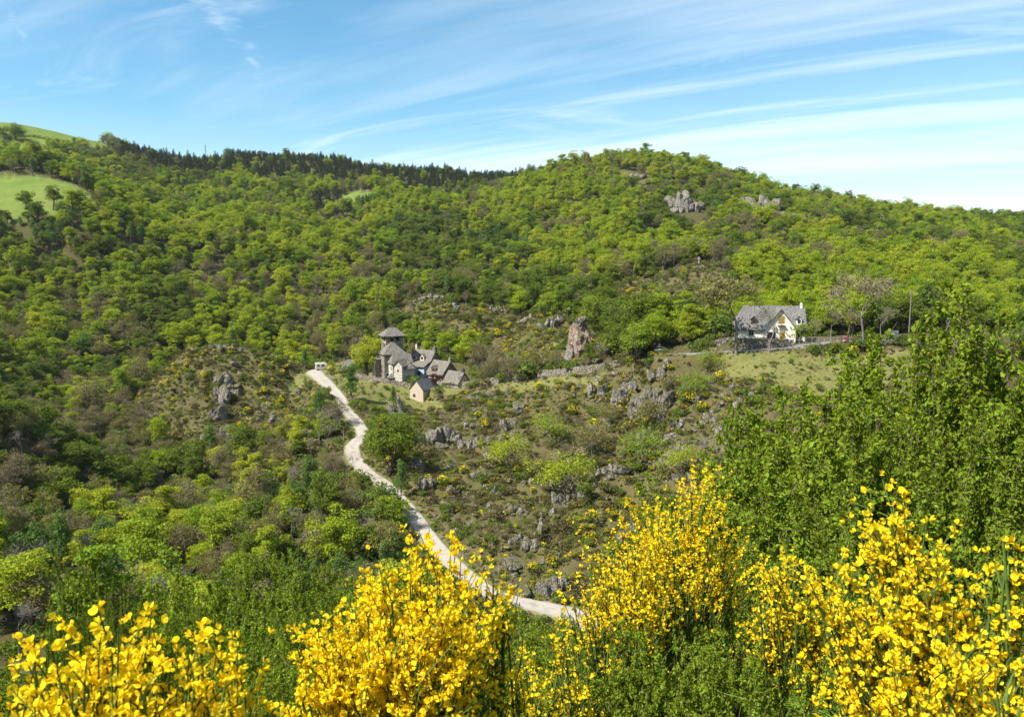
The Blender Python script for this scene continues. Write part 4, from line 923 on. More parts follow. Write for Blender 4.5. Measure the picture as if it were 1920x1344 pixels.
for q in (-1, 1):
    bf.box(-0.3, 0.3, q*(TW/2-0.3)-.3, q*(TW/2-0.3)+.3, hb+0.55, TWH-0.6); bf.box(q*(TW/2-0.3)-.3, q*(TW/2-0.3)+.3, -0.3, 0.3, hb+0.55, TWH-0.6)
    bf.box(-TW/2+1.35, TW/2-1.35, q*(TW/2-.35)-.3, q*(TW/2-.35)+.3, TWH-0.6, TWH); bf.box(q*(TW/2-.35)-.3, q*(TW/2-.35)+.3, -TW/2+1.35, TW/2-1.35, TWH-0.6, TWH)
    bf.box(-TW/2+1.35, TW/2-1.35, q*(TW/2-.35)-.3, q*(TW/2-.35)+.3, hb, hb+0.55); bf.box(q*(TW/2-.35)-.3, q*(TW/2-.35)+.3, -TW/2+1.35, TW/2-1.35, hb, hb+0.55)
part(bf, 'belfry', 'stone', tower)
sc = MB(); sc.box(-TW/2-.14, TW/2+.14, -TW/2-.14, TW/2+.14, hb-.12, hb+.08); part(sc, 'string_course', 'palestone', tower)
be = MB(); an = np.linspace(0, 2*math.pi, 13)[:-1]; pr = [(0.62, 0), (0.5, .18), (0.4, .5), (0.34, .75), (0.12, .85)]
be.tube([(0, 0, hb+.7+h_) for _, h_ in pr], [r_ for r_, _ in pr], 12); part(be, 'bell', 'wood', tower, 'dark bronze bell in the belfry')
part(roof_slab(TW+0.8, TW, TWH, 2.1, 0.6, 0.8, 0.8), 'tower_roof', 'lauze', ch)
w1, r1 = sub_body(736, 262.5, 25, 7.4, 6.8, zat(660, 262.5), 3.3, (0.98, 0.98), 'choir_wall', 'choir_roof')
w2, r2 = sub_body(750, 258.5, 28, 6.6, 4.6, zat(677, 258.5), 2.4, (0.5, 0), 'chapel_wall', 'chapel_roof', 'palestone')
w3, r3 = sub_body(752.5, 255.2, 62, 3.6, 3.2, zat(683, 255.2), 1.6, (0, 0), 'vestry_wall', 'vestry_roof', 'palestone')
w5, r5 = sub_body(763, 256.0, 28, 4.0, 3.2, zat(688, 256), 1.6, (0, 0.9), 'annex_wall', 'annex_roof', 'palestone')
w4, r4 = sub_body(708.5, 263, 26, 2.8, 3.6, zat(671, 263), 1.0, (0, 0), 'buttress', 'buttress_cap')
def church_open(wo_, side, L_, D, u_, z, w_, h_, kind='window', pane='dark', frame='palestone'):
    o = opening(wo_, side, L_, D, u_, z, w_, h_, kind, pane, frame); return o
church_open(w1, 'f', 7.4, 6.8, -0.9, 4.4, 0.5, 1.5); church_open(w1, 'f', 7.4, 6.8, -2.6, 0.5, 1.1, 2.4, 'door', 'dark', 'render')
church_open(w2, 'l', 6.6, 4.6, -0.9, 4.2, 0.6, 1.2); church_open(w3, 'l', 3.6, 3.2, 0, 4.0, 0.5, 0.9); church_open(w2, 'f', 6.6, 4.6, 2.2, 3.8, 0.5, 1.0)
church_open(w4, 'f', 2.8, 3.6, 0.2, 4.2, 0.4, 1.2)

# --- houses of the hamlet
zb = -41.3
hB, rB = block('stone_house', 'grey stone house with two dormers and a dark open porch beside the church', 'house', foot(797, 272, zb), -30, 8.6, 6.8, zat(677, 272)-zb, 4.0, 'stone', 'lauze')
dz = zat(677, 272)-zb
dormer(hB, -2.3, 6.8, dz, 4.0, dz+0.9, 1.5, 1.1, 'lauze', 'render'); dormer(hB, 0.9, 6.8, dz, 4.0, dz+0.9, 1.5, 1.1, 'lauze', 'render')
chimney(rB, 4.0, 0.3, dz+2.5, dz+4.9, 1.0, 1.3); chimney(rB, -3.9, 0.5, dz+3, dz+5.2, 0.5, 0.5, 'render')
opening(hB, 'r', 8.6, 6.8, 0.4, 3.0, 0.8, 1.1)
po = MB(); hp = zat(685, 268)-zb
po.box(-4.4, -3.9, -6.3, -5.8, -1.5, hp); po.box(-0.3, 0.1, -6.3, -5.8, -1.5, hp); po.box(3.6, 4.2, -6.3, -3.5, -1.5, hp); po.box(0.1, 3.6, -6.25, -6.0, -1.5, hp)
part(po, 'porch_wall', 'bluegrey', hB, 'blue grey porch front with a dark open bay')
pr_ = MB(); pr_.add([(-4.8, -6.8, hp+.02), (4.6, -6.8, hp+.02), (4.6, -3.2, hp+1.5), (-4.8, -3.2, hp+1.5), (-4.8, -6.8, hp-.16), (4.6, -6.8, hp-.16), (4.6, -3.2, hp+1.3), (-4.8, -3.2, hp+1.3)], [(0, 1, 2, 3), (7, 6, 5, 4), (0, 4, 5, 1), (1, 5, 6, 2), (3, 7, 4, 0), (2, 6, 7, 3)])
part(pr_, 'porch_roof', 'lauze', hB)
pw = MB(); pw.box(1.2, 2.6, -6.32, -6.2, 1.4, 2.8); part(pw, 'window', 'glass', hB)

hC, rC = block('stone_house', 'stone house with broad bare rubble gable and one dormer in its roof', 'house', foot(829, 263, -42.0), -40, 7.2, 7.4, zat(699, 262)+42.0, 4.0, 'stone', 'lauze')
dz = zat(699, 262)+42.0
dormer(hC, -0.8, 7.4, dz, 4.0, dz+0.8, 2.0, 0.9, 'lauze', 'wood'); chimney(rC, 3.2, 0.5, dz+3, dz+4.9, 0.9, 0.7)
opening(hC, 'f', 7.2, 7.4, -2.0, 0.9, 0.9, 1.2); opening(hC, 'f', 7.2, 7.4, 0.9, 0.3, 1.0, 2.0, 'door', 'wood'); opening(hC, 'r', 7.2, 7.4, -1.0, 3.1, 0.6, 0.8)
hD, rD = block('stone_house', 'low stone house with dark chimney at the end of the hamlet wall', 'house', foot(856, 255.5, -42.3), -40, 6.4, 5.6, zat(714, 255.5)+42.3, 3.2, 'palestone', 'lauze')
dz = zat(714, 255.5)+42.3
chimney(rD, 2.8, 0.1, dz+2, dz+4.0, 0.9, 0.8, 'slate')
for u_ in (-2.0, -0.3, 1.4): opening(hD, 'f', 6.4, 5.6, u_, 0.7, 0.7, 1.1, 'window', 'glass', 'whitepaint')
opening(hD, 'r', 6.4, 5.6, 0.3, 2.2, 0.5, 0.7)
hE, rE = block('barn', 'small barn with beige gable and dark slate roof below the hamlet', 'barn', foot(795.5, 249.5, zat(745.5, 247)), 52, 7.2, 5.8, 2.8, 2.8, 'beige', 'slate', 0.25, -2.5)
opening(hE, 'l', 7.2, 5.8, 1.0, 0.25, 0.9, 0.8, 'window', 'dark', 'stone'); opening(hE, 'f', 7.2, 5.8, 1.4, 0.1, 1.3, 2.0, 'door', 'dark', 'wood')
hF, rF = block('shed', 'little stone roofed shed behind the parking place trees', 'shed', foot(658, 292, -41.0), 15, 4.6, 4.0, zat(683, 292)+41, 1.8, 'stone', 'lauze', hip=(0.6, 0.6))
wl = thing('well_shelter', 'small open shelter with pyramid stone roof on the church terrace wall', 'shelter', foot(737.5, 255.6, -41.0), math.radians(15))
wz = zat(705, 255.6)+41.0
for sx_ in (-1.3, 1.3):
    for sy_ in (-1.1, 1.1):
        mb = MB(); mb.box(sx_-.13, sx_+.13, sy_-.13, sy_+.13, -1.5, wz+.1); part(mb, 'post', 'wood', wl)
part(roof_slab(3.1, 2.6, wz, 1.2, 0.35, 0.95, 0.95), 'roof', 'lauze', wl)
mb = MB(); mb.box(-1.25, 1.25, -1.0, 1.0, -1.5, wz-2.2+0.9); part(mb, 'basin', 'palestone', wl)

# --- the cream house by the drive
hz = -20.6
hw_ = zat(614, 196)-hz
hm, rm = block('cream_house', 'cream house with steep slate roofs and a tall front gable', 'house', foot(1436, 201.5, hz), -8, 16.6, 7.6, hw_, 5.0, 'cream', 'lichenslate', 0.5, -2.5, hip=(0.62, 0))
gw = MB(); gx, gwid, gy0 = 1.9, 7.4, -6.4
V = [(gx-gwid/2, gy0, -2.5), (gx+gwid/2, gy0, -2.5), (gx+gwid/2, gy0, hw_), (gx, gy0, hw_+4.7), (gx-gwid/2, gy0, hw_)]; V += [(a, 0, c_) for a, _, c_ in V]
gw.add(V, [(0, 1, 6, 5), (1, 2, 7, 6), (4, 0, 5, 9), (0, 4, 2, 1)]); gw.T.append(np.array([(4, 3, 2)])); gw.tm.append(np.zeros(1))
gwo = part(gw, 'gable_wall', 'cream', hm)
gr2 = MB()
for sg in (-1, 1):
    e = 0.55; s_ = 4.7/(gwid/2)
    a = [(gx, gy0-.5, hw_+4.78), (gx, 0.3, hw_+4.78), (gx+sg*(gwid/2+e), 0.3, hw_+.08-e*s_), (gx+sg*(gwid/2+e), gy0-.5, hw_+.08-e*s_)]; a += [(p_[0], p_[1], p_[2]-.24) for p_ in a]
    Fq = [(0, 1, 2, 3), (7, 6, 5, 4), (0, 3, 7, 4), (3, 2, 6, 7), (2, 1, 5, 6), (1, 0, 4, 5)]; gr2.add(a, Fq if sg > 0 else [f_[::-1] for f_ in Fq])
part(gr2, 'gable_roof', 'lichenslate', gwo)
def gable_open(u_, z, w_, h_, kind, pane):
    a, b_ = MB(), MB(); b_.box(gx+u_-w_/2, gx+u_+w_/2, gy0-.07, gy0+.05, z, z+h_); a.box(gx+u_-w_/2-.14, gx+u_+w_/2+.14, gy0-.035, gy0+.05, z-.12, z+h_+.12)
    o = part(b_, kind, pane, gwo); part(a, 'frame', 'beige', o)
gable_open(0.2, hw_+1.2, 1.2, 1.7, 'window', 'ochre'); gable_open(-2.1, 0.1, 1.9, 1.9, 'window', 'glass'); gable_open(0.5, 0.1, 1.1, 2.1, 'door', 'ochre')
bl_ = MB(); bl_.box(gx-.7, gx+1.1, gy0-.6, gy0, hw_+0.55, hw_+0.7); part(bl_, 'balcony', 'wood', gwo)
opening(hm, 'f', 16.6, 7.6, 6.9, 0.1, 1.1, 2.1, 'door', 'dark', 'beige'); opening(hm, 'f', 16.6, 7.6, -4.6, 0.9, 1.1, 1.2)
dormer(hm, -4.0, 7.6, hw_, 5.0, hw_+0.9, 1.3, 1.1, 'lichenslate', 'wood'); dormer(hm, 6.9, 7.6, hw_, 5.0, hw_+0.9, 1.2, 1.1, 'slate', 'cream')
chimney(rm, 7.9, -0.2, hw_+3.6, hw_+5.4, 0.55, 0.5, 'cream')
for px, w_, Y in ((1690, 9, 905), (1726, 12, 900)):
    b_, _ = block('farmhouse', 'small far farmhouse with dark roof ' + ('among the skyline trees, the narrower one' if px < 1700 else 'on the skyline, the wider one with a tall gable'), 'house', (foot(px, Y, 0)[0], Y, float(H(foot(px, Y, 0)[0], Y))+1.5), 25 if px < 1700 else 60, w_, 8, 6 if px < 1700 else 8, 5.0, 'stone', 'slate', 0.4, -8)
    opening(b_, 'f', w_, 8, 0, 2, 1.2, 1.6); opening(b_, 'l', w_, 8, 0, 2, 1.2, 1.6)

# --- walls
def dry_wall(name, label, tops, thick=0.7, height=1.3, seed=1, cat='wall', group=None):
    """a run of dry stone wall with a ragged coping; tops are points of its crest"""
    T_ = catmull(np.array(tops), 14); g = np.random.default_rng(seed); d = np.gradient(T_[:, :2], axis=0); d = d/np.linalg.norm(d, axis=1)[:, None]; nn = np.c_[-d[:, 1], d[:, 0]]
    V = []
    lv = [(-1.18, -1.5), (-1.08, -0.66), (-1.0, -0.33), (-0.92, 0), (0.92, 0), (1.0, -.33), (1.08, -.66), (1.18, -1.5)]
    for k in range(len(T_)):
        jz = g.normal()*0.10*min(1, height/1.2)
        for a, b_ in lv:
            o_ = nn[k]*(a*thick/2+g.normal()*0.05); V.append((T_[k, 0]+o_[0], T_[k, 1]+o_[1], T_[k, 2]+b_*height+(jz if b_ == 0 else g.normal()*0.05)))
    W_ = len(lv); Fq = [(k*W_+i, (k+1)*W_+i, (k+1)*W_+i+1, k*W_+i+1) for k in range(len(T_)-1) for i in range(W_-1)]
    mb = MB(); mb.add(V, np.array(Fq)); mb.add([V[i] for i in range(W_)], [(0, 1, 6, 7), (1, 2, 5, 6), (2, 3, 4, 5)]); e = V[-W_:]; mb.add(e, [(7, 6, 1, 0), (6, 5, 2, 1), (5, 4, 3, 2)])
    o = link(name, mb.mesh(name, [M['drystone']])); tag(o, label, cat, group); o['kind'] = 'thing'; return o
def crest(px, py, Y): return P(px, py, Y)
dry_wall('terrace_wall', 'tall rubble terrace wall carrying the church lane', [crest(668, 700.5, 264), crest(700, 706, 258.5), crest(722, 710, 255.6), crest(745, 714, 253.6), crest(780, 717.5, 251.8), crest(800, 721, 250)], 0.9, 3.2, 2)
dry_wall('dry_stone_wall', 'long dry stone wall climbing the slope from the hamlet', [crest(868, 716, 250), crest(900, 711, 244), crest(960, 703, 236.5), crest(1010, 696, 229), crest(1060, 690, 221), crest(1100, 685.5, 215.5), crest(1135, 681, 212)], 0.8, 1.5, 3)
dry_wall('dry_stone_wall', 'broken low wall beside the track above the roadside green tree', [crest(612, 696, 282), crest(618, 704, 274), crest(632, 714, 266), crest(648, 726, 258)], 0.6, 0.9, 4)
dry_wall('dry_stone_wall', 'tumbled field wall edging the small pasture by the parking place', [crest(556, 690, 287), crest(572, 700, 281), crest(592, 713, 270), crest(606, 726, 262)], 0.6, 0.9, 5)
dry_wall('retaining_wall', 'grey retaining wall under the tarmac yard and parked cars', [crest(1508, 647.5, 184.6), crest(1560, 644, 185.2), crest(1610, 643, 185.4), crest(1665, 643, 185.2), crest(1740, 643, 185)], 0.8, 2.4, 6)
dry_wall('garden_wall', 'grey stone garden wall in front of the cream house', [crest(1392, 636.5, 191.5), crest(1430, 636, 191.3), crest(1488, 636.5, 191.3)], 0.5, 1.9, 7)
dry_wall('dry_stone_wall', 'mossy wall under the drive below the cream house', [crest(1318, 662, 190), crest(1370, 659.5, 187), crest(1430, 656, 185.6), crest(1500, 651.5, 185.0)], 0.6, 1.1, 8)
dry_wall('dry_stone_wall', 'ruined grey wall on the bank beside the lone bare tree', [crest(1336, 640, 197), crest(1360, 633, 196.5), crest(1386, 631, 195.5)], 0.7, 2.0, 9)
dry_wall('dry_stone_wall', 'rough stone wall holding the oak bank above the crags', [crest(1120, 683, 213), crest(1160, 677, 208.5), crest(1200, 674, 204), crest(1230, 668, 200)], 0.7, 1.6, 10)
dry_wall('retaining_wall', 'stone wall supporting the outer edge of the gravel track', [road_pt(816, 1044, -54.3), road_pt(846, 1078, -54.9), road_pt(880, 1106, -55.4), road_pt(915, 1127, -55.9)], 0.6, 1.6, 11)

# --- railing, poles, frame, cross, pylon
ra = thing('railing', 'pale metal railing along the yard edge between the cream house and the cars', 'railing', foot(1500, 188.6, -20.3))
xs = np.linspace(-2.0, 19.0, 15)
for x in xs:
    mb = MB(); mb.tube([(x, 0, -0.4), (x, 0, 1.05)], 0.035, 6); part(mb, 'post', 'galv', ra)
for z in (0.55, 1.03):
    mb = MB(); mb.tube([(xs[0], 0, z), (xs[-1], 0, z)], 0.03, 6); part(mb, 'rail', 'galv', ra)
def pole(px, base, top, Y, label):
    b_ = P(px, base, Y); h_ = zat(top, Y)-b_[2]; r = thing('utility_pole', label, 'pole', (b_[0], b_[1], b_[2]))
    mb = MB(); mb.tube([(0, 0, -1), (0, 0, h_*.5), (0, 0, h_)], [0.16, 0.13, 0.10], 8); part(mb, 'shaft', 'greybark', r)
    mb = MB(); mb.box(-.5, .5, -.05, .05, h_-.5, h_-.38); part(mb, 'crossarm', 'greybark', r)
    for x in (-.4, 0.4):
        mb = MB(); mb.tube([(x, 0, h_-.38), (x, 0, h_-.18)], 0.04, 6); part(mb, 'insulator', 'whitepaint', r)
pole(1703, 640, 546, 193, 'wooden utility pole beside the tarmac yard'); pole(860.5, 722, 698, 252, 'short dark pole against the low stone house roof'); pole(944, 702, 677, 240, 'thin pole by the long wall climbing from the hamlet')
fr = thing('goal_frame', 'white square frame standing by the yard near the teal car', 'frame', foot(1671, 190, zat(637, 190)))
for a in ((-1.1, -1.0, 0, 2.1), (1.0, 1.1, 0, 2.1), (-1.0, 1.0, 2.0, 2.1), (-1.0, 1.0, 0.0, 0.1)):
    mb = MB(); mb.box(a[0], a[1], -.05, .05, a[2]-.02, a[3]); part(mb, 'bar', 'whitepaint', fr)
mb = MB(); mb.box(-1.0, 1.0, .06, .09, 0.1, 2.0); part(mb, 'backing', 'galv', fr)
q = hit(1310, 497)
cr = thing('cross', 'small stone wayside cross standing on a rock above the heath', 'cross', (q[0], q[1], q[2]+1.2))
mb = MB(); mb.box(-.16, .16, -.12, .12, -1.5, 2.3); part(mb, 'shaft', 'palestone', cr); mb = MB(); mb.box(-.7, -.16, -.1, .1, 1.3, 1.6); part(mb, 'arm', 'palestone', cr); mb = MB(); mb.box(.16, .7, -.1, .1, 1.3, 1.6); part(mb, 'arm', 'palestone', cr)
px_, Yp = 405, 985; x = foot(px_, Yp, 0)[0]; z0 = float(H(x, Yp))
py_ = thing('pylon', 'thin lattice mast rising from the conifer skyline', 'mast', (x, Yp, z0)); ht = zat(272, Yp)-z0
for sx_ in (-1, 1):
    for sy_ in (-1, 1):
        mb = MB(); mb.tube([(sx_*1.2, sy_*1.2, -1), (sx_*.3, sy_*.3, ht)], 0.14, 4); part(mb, 'leg', 'galv', py_)
for k in range(9):
    f0, f1 = k/9, (k+1)/9; mb = MB(); w0, w1 = 1.2-.9*f0, 1.2-.9*f1
    for s_ in (-1, 1): mb.tube([(s_*w0, -w0, f0*ht), (-s_*w1, -w1, f1*ht)], 0.08, 4)
    part(mb, 'brace', 'galv', py_)
for z in (0.72, 0.84, 0.96):
    mb = MB(); mb.box(-2.4, 2.4, -.1, .1, z*ht-.1, z*ht+.1); part(mb, 'crossarm', 'galv', py_)
q = hit(1280, 646)
bp = thing('notice_board', 'tall reddish brown wooden board beside the oak bank', 'board', (q[0], q[1], q[2]))
mb = MB(); mb.box(-.35, .35, -.05, .05, 0.6, 2.9); part(mb, 'panel', 'wood', bp)
for x in (-.3, .3): mb = MB(); mb.box(x-.06, x+.06, .05, .17, -.4, 3.0); part(mb, 'post', 'wood', bp)

# --- vehicles
def paint(name, col):
    m, t = new_mat(name); b = N(t, 'ShaderNodeBsdfPrincipled', inp={'Base Color': (*col, 1), 'Roughness': 0.3, 'Coat Weight': 0.5}); out_(t, b.outputs[0]); M[name] = m
paint('red_car_paint', (0.30, 0.012, 0.02)); paint('teal_car_paint', (0.03, 0.20, 0.20)); paint('pale_green_car_paint', (0.45, 0.55, 0.48)); paint('camper_paint', (0.76, 0.72, 0.62)); paint('lamp_red', (0.45, 0.02, 0.02)); paint('lamp_clear', (0.7, 0.7, 0.68)); paint('tyre', (0.02, 0.02, 0.02))
def loft(mb, sections):
    """skin over cross sections that all have the same number of points"""
    S_ = np.array(sections); k, n_, _ = S_.shape; V = S_.reshape(-1, 3)
    Fq = [(i*n_+j, i*n_+(j+1) % n_, (i+1)*n_+(j+1) % n_, (i+1)*n_+j) for i in range(k-1) for j in range(n_)]
    mb.add(V, np.array(Fq))
    c0 = S_[0].mean(0); c1 = S_[-1].mean(0); mb.add(np.vstack([S_[0], c0]), [(j, n_, (j+1) % n_) for j in range(n_)]); mb.add(np.vstack([S_[-1], c1]), [((j+1) % n_, n_, j) for j in range(n_)])
def ring(x, w_, z0, z1, tuck=0.9, n_=0):
    hw2 = w_/2; return [(x, -hw2*.92, z0), (x, -hw2, z0+(z1-z0)*.35), (x, -hw2*.98, z0+(z1-z0)*.75), (x, -hw2*tuck, z1), (x, hw2*tuck, z1), (x, hw2*.98, z0+(z1-z0)*.75), (x, hw2, z0+(z1-z0)*.35), (x, hw2*.92, z0)]
def wheels(c, xs_, wy, r_):
    for x in xs_:
        for y in (-wy, wy):
            mb = MB(); sg = 1 if y > 0 else -1
            mb.tube([(x, y-.12*sg, r_), (x, y-.10*sg, r_), (x, y+.10*sg, r_), (x, y+.11*sg, r_)], [0.01, r_, r_, r_*.62], 14); w_ = part(mb, 'wheel', 'tyre', c, None, True)
            mb = MB(); mb.tube([(x, y+.06*sg, r_), (x, y+.112*sg, r_), (x, y+.115*sg, r_)], [r_*.6, r_*.58, .01], 10); part(mb, 'rim', 'galv', w_)
def car(label, loc, deg, mat):
    c = thing('parked_car', label, 'car', loc, math.radians(deg))
    b_ = MB(); loft(b_, [ring(-1.95, 1.35, .45, .75), ring(-1.85, 1.6, .3, .85), ring(-1.2, 1.72, .24, .95), ring(0, 1.74, .24, .98), ring(1.0, 1.72, .24, .95), ring(1.7, 1.62, .28, .82), ring(1.95, 1.3, .4, .66)])
    part(b_, 'body', mat, c, None, False)
    cb = MB(); loft(cb, [ring(-1.85, 1.5, .80, .9, .9), ring(-1.55, 1.5, .85, 1.36, .78), ring(-.6, 1.52, .85, 1.47, .78), ring(.35, 1.5, .85, 1.42, .76), ring(1.05, 1.46, .85, .97, .9)]); cab = part(cb, 'cabin', 'glass', c)
    rf = MB(); loft(rf, [ring(-1.5, 1.2, 1.34, 1.40), ring(-.6, 1.22, 1.45, 1.51), ring(.3, 1.18, 1.40, 1.46)]); part(rf, 'roof', mat, c)
    wheels(c, (-1.25, 1.25), .76, .31)
    for y in (-.62, .62):
        mb = MB(); mb.box(-1.96, -1.86, y-.12, y+.12, .58, .84); part(mb, 'tail_light', 'lamp_red', c)
        mb = MB(); mb.box(1.72, 1.88, y-.17, y+.17, .55, .70); part(mb, 'headlight', 'lamp_clear', c)
    mb = MB(); mb.box(-1.99, -1.9, -.7, .7, .32, .5); part(mb, 'bumper', 'tyre', c); mb = MB(); mb.box(-2.0, -1.98, -.26, .26, .5, .61); part(mb, 'number_plate', 'whitepaint', c)
    return c
def on_drive(px, Y): x = foot(px, Y, 0)[0]; return (x, Y, float(np.interp(x, drive_line[:, 0], drive_line[:, 2]))+0.03)
car('dark red hatchback parked on the tarmac yard', on_drive(1581, 190.2), 62, 'red_car_paint'); car('teal hatchback parked behind the tall bare yard tree', on_drive(1631, 190.6), 55, 'teal_car_paint')
q = hit(1241, 661); car('pale green car half hidden on the bank below the notice board', (q[0], q[1], q[2]+.02), 8, 'pale_green_car_paint')
zr = float(np.interp(1, [0, 1], [0, -40.5])); q = P(603, 690.5, 284)
cv = thing('camper_van', 'cream camper van parked at the top of the gravel track', 'van', (q[0], q[1], -40.62), math.radians(20))
b_ = MB(); loft(b_, [ring(-2.2, 1.9, .45, 2.45, .93), ring(-2.1, 2.0, .4, 2.55, .95), ring(1.0, 2.0, .4, 2.6, .95), ring(1.7, 1.95, .4, 2.5, .9), ring(1.75, 1.9, .4, 2.0, .9)]); part(b_, 'body', 'camper_paint', cv)
b_ = MB(); loft(b_, [ring(1.7, 1.85, .4, 1.9, .85), ring(2.2, 1.8, .4, 1.3, .9), ring(2.7, 1.7, .45, 1.1, .9)]); part(b_, 'cab', 'camper_paint', cv)
for x0, x1 in ((-1.7, -.7), (-.2, .9)):
    for y in (-1, 1): mb = MB(); mb.box(x0, x1, min(y*.94, y*1.02), max(y*.94, y*1.02), 1.35, 2.0); part(mb, 'window', 'glass', cv)
mb = MB(); mb.box(-2.24, -2.1, -.6, .6, 1.4, 2.05); part(mb, 'window', 'glass', cv)
mb = MB(); mb.add([(1.78, -.75, 1.85), (1.78, .75, 1.85), (2.26, .75, 1.32), (2.26, -.75, 1.32)], [(0, 3, 2, 1)]); part(mb, 'windscreen', 'glass', cv)
wheels(cv, (-1.3, 1.9), .85, .36)
for y in (-.75, .75): mb = MB(); mb.box(-2.24, -2.15, y-.1, y+.1, .6, .9); part(mb, 'tail_light', 'lamp_red', cv)

# ------------------------------------------------------------------ crags and boulders
def outcrop(px, py, w_, h_, n_, label, tall=1.0, pink=False, start=60.0, depth=1.0, seed=None):
    q = hit(px, py, start); Yd = q[1]; k_ = 1.0 if Yd < 400 else 1.08; wm, hm_ = w_*Yd/F*k_, h_*Yd/F*k_; g = np.random.default_rng(int(px*7+py) if seed is None else seed)
    r = thing('rock_outcrop', label, 'rock', tuple(q), 0, None)
    if n_ > 1: n_ = int(n_*1.7)+1
    src_ = PINKROCKS if pink else ROCKS
    for k in range(n_):
        u_ = 0 if n_ == 1 else (k+.5)/n_-.5
        f_ = g.uniform(.65, 1.1) if n_ > 1 else 1.0
        sx_ = wm/max(1, n_)*(1.05 if n_ > 1 else .58)*g.uniform(.75, 1.5); sz_ = hm_*.58*f_; sx_ = max(sx_, sz_*g.uniform(.5, .8)) if n_ > 1 else sx_
        dy = g.uniform(-.5, .5)*wm*.35*depth if n_ > 1 else 0
        x, y = u_*wm, dy
        zz = float(H(q[0]+x, q[1]+y))-q[2]
        o = link('rock', src_[g.integers(0, len(src_))], r, (x, y, zz+sz_*(.45 if q[1] < 400 else .75)), g.uniform(0, 6.28)); o.scale = (sx_, sx_*g.uniform(.8, 1.2), sz_)
        o.rotation_euler = (g.normal()*.12, g.normal()*.12, o.rotation_euler[2])
    for k in range(3+2*n_ if q[1] < 400 else 0):               # rubble bedded round the foot
        x, y = g.normal()*wm*.62, -abs(g.normal())*wm*.35+g.normal()*.5; sr = g.uniform(.18, .55)*min(1.4, max(.6, hm_/4))
        o = link('rock', src_[g.integers(0, len(src_))], r, (x, y, float(H(q[0]+x, q[1]+y))-q[2]+sr*.12), g.uniform(0, 6.28)); o.scale = (sr*1.2, sr, sr*.7)
for a in OUT: outcrop(*a)
g = np.random.default_rng(191)
bx, by = jgrid(6.5, 118, 300, 0.6, g); ink = zone(z_knoll, bx, by); inb = ink | zone(z_slope, bx, by); bn = fbm(bx/14, by/14, 451, 3)
inb &= ~(zone(z_grass_house, bx, by) | zone(z_grass_wall, bx, by) | inside(z_village, bx, by) | near_line(bx, by, 2.5)) & (g.random(len(bx)) < np.clip((bn-0.40)*3.2, 0.02, 0.7)+0.15*ink)
bpx, bpy_ = project(bx, by, H(bx, by)); inb &= (bpx > 0) & (bpx < 1440) & shows(bx, by, H(bx, by)+2, 0)
for x, y in list(zip(bx[inb], by[inb]))[:60]:                    # ledges breaking through the scrub
    z = float(H(x, y)); r = thing('rock_outcrop', 'broken grey ledge '+heath_place(x, y), 'rock', (x, y, z), 0, 'broken grey ledges '+heath_place(x, y)); LATER.append((r, 'broken grey ledge', x, y)); wd = g.uniform(1.6, 3.6); a0 = g.normal()*.4
    for k in range(g.integers(4, 8)):
        u_ = g.uniform(-.5, .5)*wd*1.6; sx_ = wd*g.uniform(.22, .5); sz_ = sx_*g.uniform(.7, 1.7); dx_, dy_ = u_*math.cos(a0), u_*math.sin(a0)+g.normal()*.5
        o = link('rock', ROCKS[g.integers(0, 7)], r, (dx_, dy_, float(H(x+dx_, y+dy_))-z+sz_*.22), g.uniform(0, 6.28)); o.scale = (sx_, sx_*g.uniform(.7, 1.1), sz_)
g = np.random.default_rng(91); n_b = 0
bx, by = jgrid(4.2, 112, 330, 0.6, g); inb = zone(z_knoll, bx, by) | zone(z_slope, bx, by) | zone(z_ridge, bx, by); bn = fbm(bx/9, by/9, 401, 3)
inb &= ~(zone(z_grass_house, bx, by) | inside(z_village, bx, by) | near_line(bx, by, 1.0)) & (g.random(len(bx)) < np.clip((bn-0.42)*5, 0.03, 0.9)); bz = H(bx, by); inb &= shows(bx, by, bz+.8, 0)
bpx, bpy_ = project(bx, by, bz); inb &= (bpx > 0) & (bpx < 1450)
for x, y, z in list(zip(bx[inb], by[inb], bz[inb]))[:290]:
    s_ = float(g.uniform(.4, 1.2)*(2.1 if g.random() < .25 else 1)); pl = heath_place(x, y)
    o = link('boulder', ROCKS[g.integers(0, 7)], None, (x, y, z+s_*.1), g.uniform(0, 6.28)); o.scale = (s_*1.25, s_, s_*.75); tag(o, 'half buried grey boulder '+pl, 'boulder', 'half buried boulders '+pl); LATER.append((o, 'half buried grey boulder', x, y))
pr0 = thing('rock_outcrop', 'tall pinkish rock pillar with grey mossy top on the ridge', 'rock', tuple(hit(1088, 668)))
pz = pr0.location; u1 = pz[1]/F*1.15
for k, (dx_, z_, w_, h_, pk) in enumerate(((0, 18, 20, 34, 1), (9, 28, 15, 28, 1), (-8, 32, 14, 26, 1), (0, 54, 12, 13, 0), (-14, 8, 13, 18, 0), (16, 8, 14, 18, 1))):
    o = link('rock', (PINKROCKS if pk else ROCKS)[k], pr0, (dx_*u1, (k % 3-1)*.8, z_*u1), k*1.3); o.scale = (w_*u1, w_*u1*.9, h_*u1)

